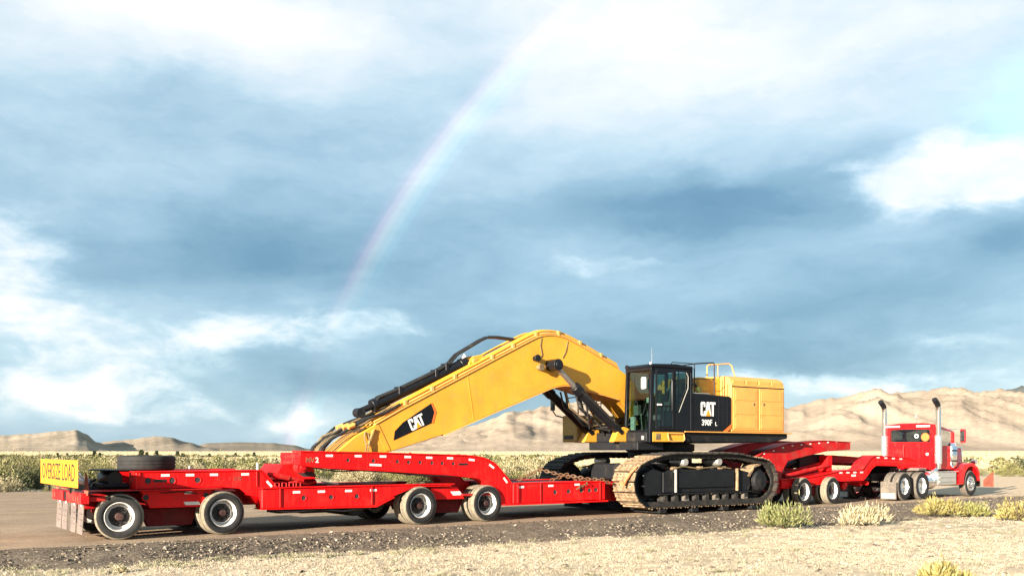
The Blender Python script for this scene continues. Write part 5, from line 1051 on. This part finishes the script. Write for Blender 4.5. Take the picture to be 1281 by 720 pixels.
# fist-sized stones
def stone(px, py, s_, lab, k):
    x, y = on_ground(px, py); m_ = MB(); r = random.Random(k); m_.add([(a*s_*r.uniform(.8, 1.3), b*s_*r.uniform(.7, 1.1), c*s_*.6) for a, b, c in ico], icf); o = bpy.data.objects.new('stone', m_.mesh('stone', m_st[2], bevel=.0)); COL.objects.link(o); o.location = (x, y, gz(x, y)+s_*.1); tag(o, lab, 'stone')
stone(1238, 628, .16, 'flat brown stone on the ground in front of the truck flag', 1); stone(1250, 650, .10, 'small dark stone between the lime and yellow shrubs', 2)

# ------------------------------------------------------------------ hills
def hill_mat(name, stops, veg, vegc):
    stops = [(p_, kk(c_)) for p_, c_ in stops]; vegc = kk(vegc)
    m = bpy.data.materials.new(name); m.use_nodes = True; t = NT(m.node_tree); b = t.n['Principled BSDF']; b.inputs['Roughness'].default_value = 1; b.inputs['Specular IOR Level'].default_value = 0
    g_ = t.new('ShaderNodeNewGeometry'); P = g_.outputs['Position']; c = t.ramp(t.noise(P, .004, 8, .62), stops)
    c = t.mix(t.m('MULTIPLY', t.ramp(t.noise(P, .05, 6, .7), [(.48, (0, 0, 0)), (.62, (1, 1, 1))]), veg), c, vegc); t.l.new(c, b.inputs['Base Color'])
    bn = t.new('ShaderNodeBump'); bn.inputs['Strength'].default_value = .35; bn.inputs['Distance'].default_value = 10; t.l.new(t.noise(P, .02, 10, .66), bn.inputs['Height']); t.l.new(bn.outputs[0], b.inputs['Normal']); return m
def prof(pts, px):
    if px <= pts[0][0]: return pts[0][1]
    for (a, b), (c, d) in zip(pts, pts[1:]):
        if px <= c: t = (px-a)/(c-a); return lerp(b, d, t*t*(3-2*t))
    return pts[-1][1]
def hills(name, pts, y0, y1, mat, px0, px1, lab, amp=.3, step=3, rows=34, seed=0, ns=.0022):
    P = []; nx = int((px1-px0)/step)+1
    for j in range(rows+8):
        t = j/rows; Y = lerp(y0, y1, t)
        for i in range(nx):
            px = px0+i*step; x = (px-640.5)/F*Y; pxe = 640.5+F*x/y1 if False else px
            Hc = max(0, (YH-prof(pts, pxe))/F*y1); sh = smooth(t)**.85 if t <= 1 else max(0, 1-(t-1)*3)
            n_ = noise.ridged_multi_fractal(Vector((x*ns*1.6+seed, Y*ns*.55, seed)), .9, 2.2, 7, .9, 2.0)
            gl_ = (n_-1.0)*amp*Hc*math.sin(math.pi*min(1, t)**1.3)*.6
            fine = 1+.03*noise.noise(Vector((px*.11, seed, 0)))+.018*noise.noise(Vector((px*.33, seed, 3)))
            P.append((x, Y, -3+(Hc*fine+3)*sh+gl_))
    o = grid_ob(name, P, nx, rows+8, mat)
    if o.data.polygons[len(o.data.polygons)//2].normal.z < 0: o.data.flip_normals()
    return tag(o, lab, kind='structure')
m_hl = hill_mat('pale_hill', [(.3, (.31, .255, .20)), (.55, (.42, .35, .27)), (.75, (.52, .44, .35))], .5, (.17, .15, .115))
m_hr = hill_mat('sandy_mountain', [(.3, (.32, .26, .20)), (.5, (.42, .34, .265)), (.75, (.50, .41, .32))], .42, (.24, .19, .145))
m_hm = hill_mat('grey_hill', [(.3, (.20, .175, .145)), (.55, (.26, .225, .185)), (.75, (.32, .28, .22))], .3, (.22, .20, .15))
m_hd = hill_mat('dark_ridge', [(.3, (.10, .11, .11)), (.55, (.13, .14, .14)), (.75, (.18, .18, .17))], .3, (.08, .09, .08))
hills('hills', [(-700, 552), (-300, 540), (-100, 546), (0, 543.5), (40, 541), (75, 538), (96, 536.5), (106, 541), (122, 552), (140, 558), (160, 562), (420, 566), (2000, 566)], 1500, 2300, m_hl, -900, 430, 'pale bare hill with a steep shaded end', .35, seed=1)
hills('hills', [(-100, 566), (90, 562), (118, 553), (150, 549.5), (195, 545), (213, 546), (235, 552), (258, 558), (285, 563), (420, 566)], 1800, 2700, m_hl, -100, 430, 'low rounded pale hill', .35, seed=2)
hills('hills', [(200, 566), (245, 556), (262, 553), (300, 552), (340, 553), (366, 555.5), (385, 560), (420, 566)], 2300, 3100, m_hm, 190, 430, 'flat-topped grey mesa', .3, seed=3)
hills('hills', [(360, 566), (420, 561), (510, 555), (555, 546), (600, 537), (625, 534), (650, 537), (680, 545), (710, 555), (745, 566)], 2900, 4100, m_hr, 350, 760, 'low pale hill in front of the sandy mountains', .35, seed=4)
hills('mountains', [(300, 566), (400, 561), (480, 556), (540, 545), (580, 533), (640, 518), (700, 508), (780, 500), (860, 512), (930, 516), (985, 511), (1002, 507), (1030, 500), (1052, 500), (1078, 494), (1096, 489.5), (1112, 492), (1150, 493), (1180, 490), (1202, 488), (1225, 493), (1250, 492), (1300, 497), (1420, 484), (1600, 500), (2100, 490)], 2600, 5200, m_hr, 290, 2100, 'long pale sandy mountain range behind the truck', .36, 3, 60, 5, .0015)
hills('mountains', [(1100, 520), (1190, 503), (1228, 494), (1252, 488.5), (1281, 484), (1330, 481), (1500, 490), (2100, 500)], 6500, 8500, m_hd, 1080, 2100, 'dark distant ridge beyond the sandy mountains', .3, 6, 26, 6, .0012)
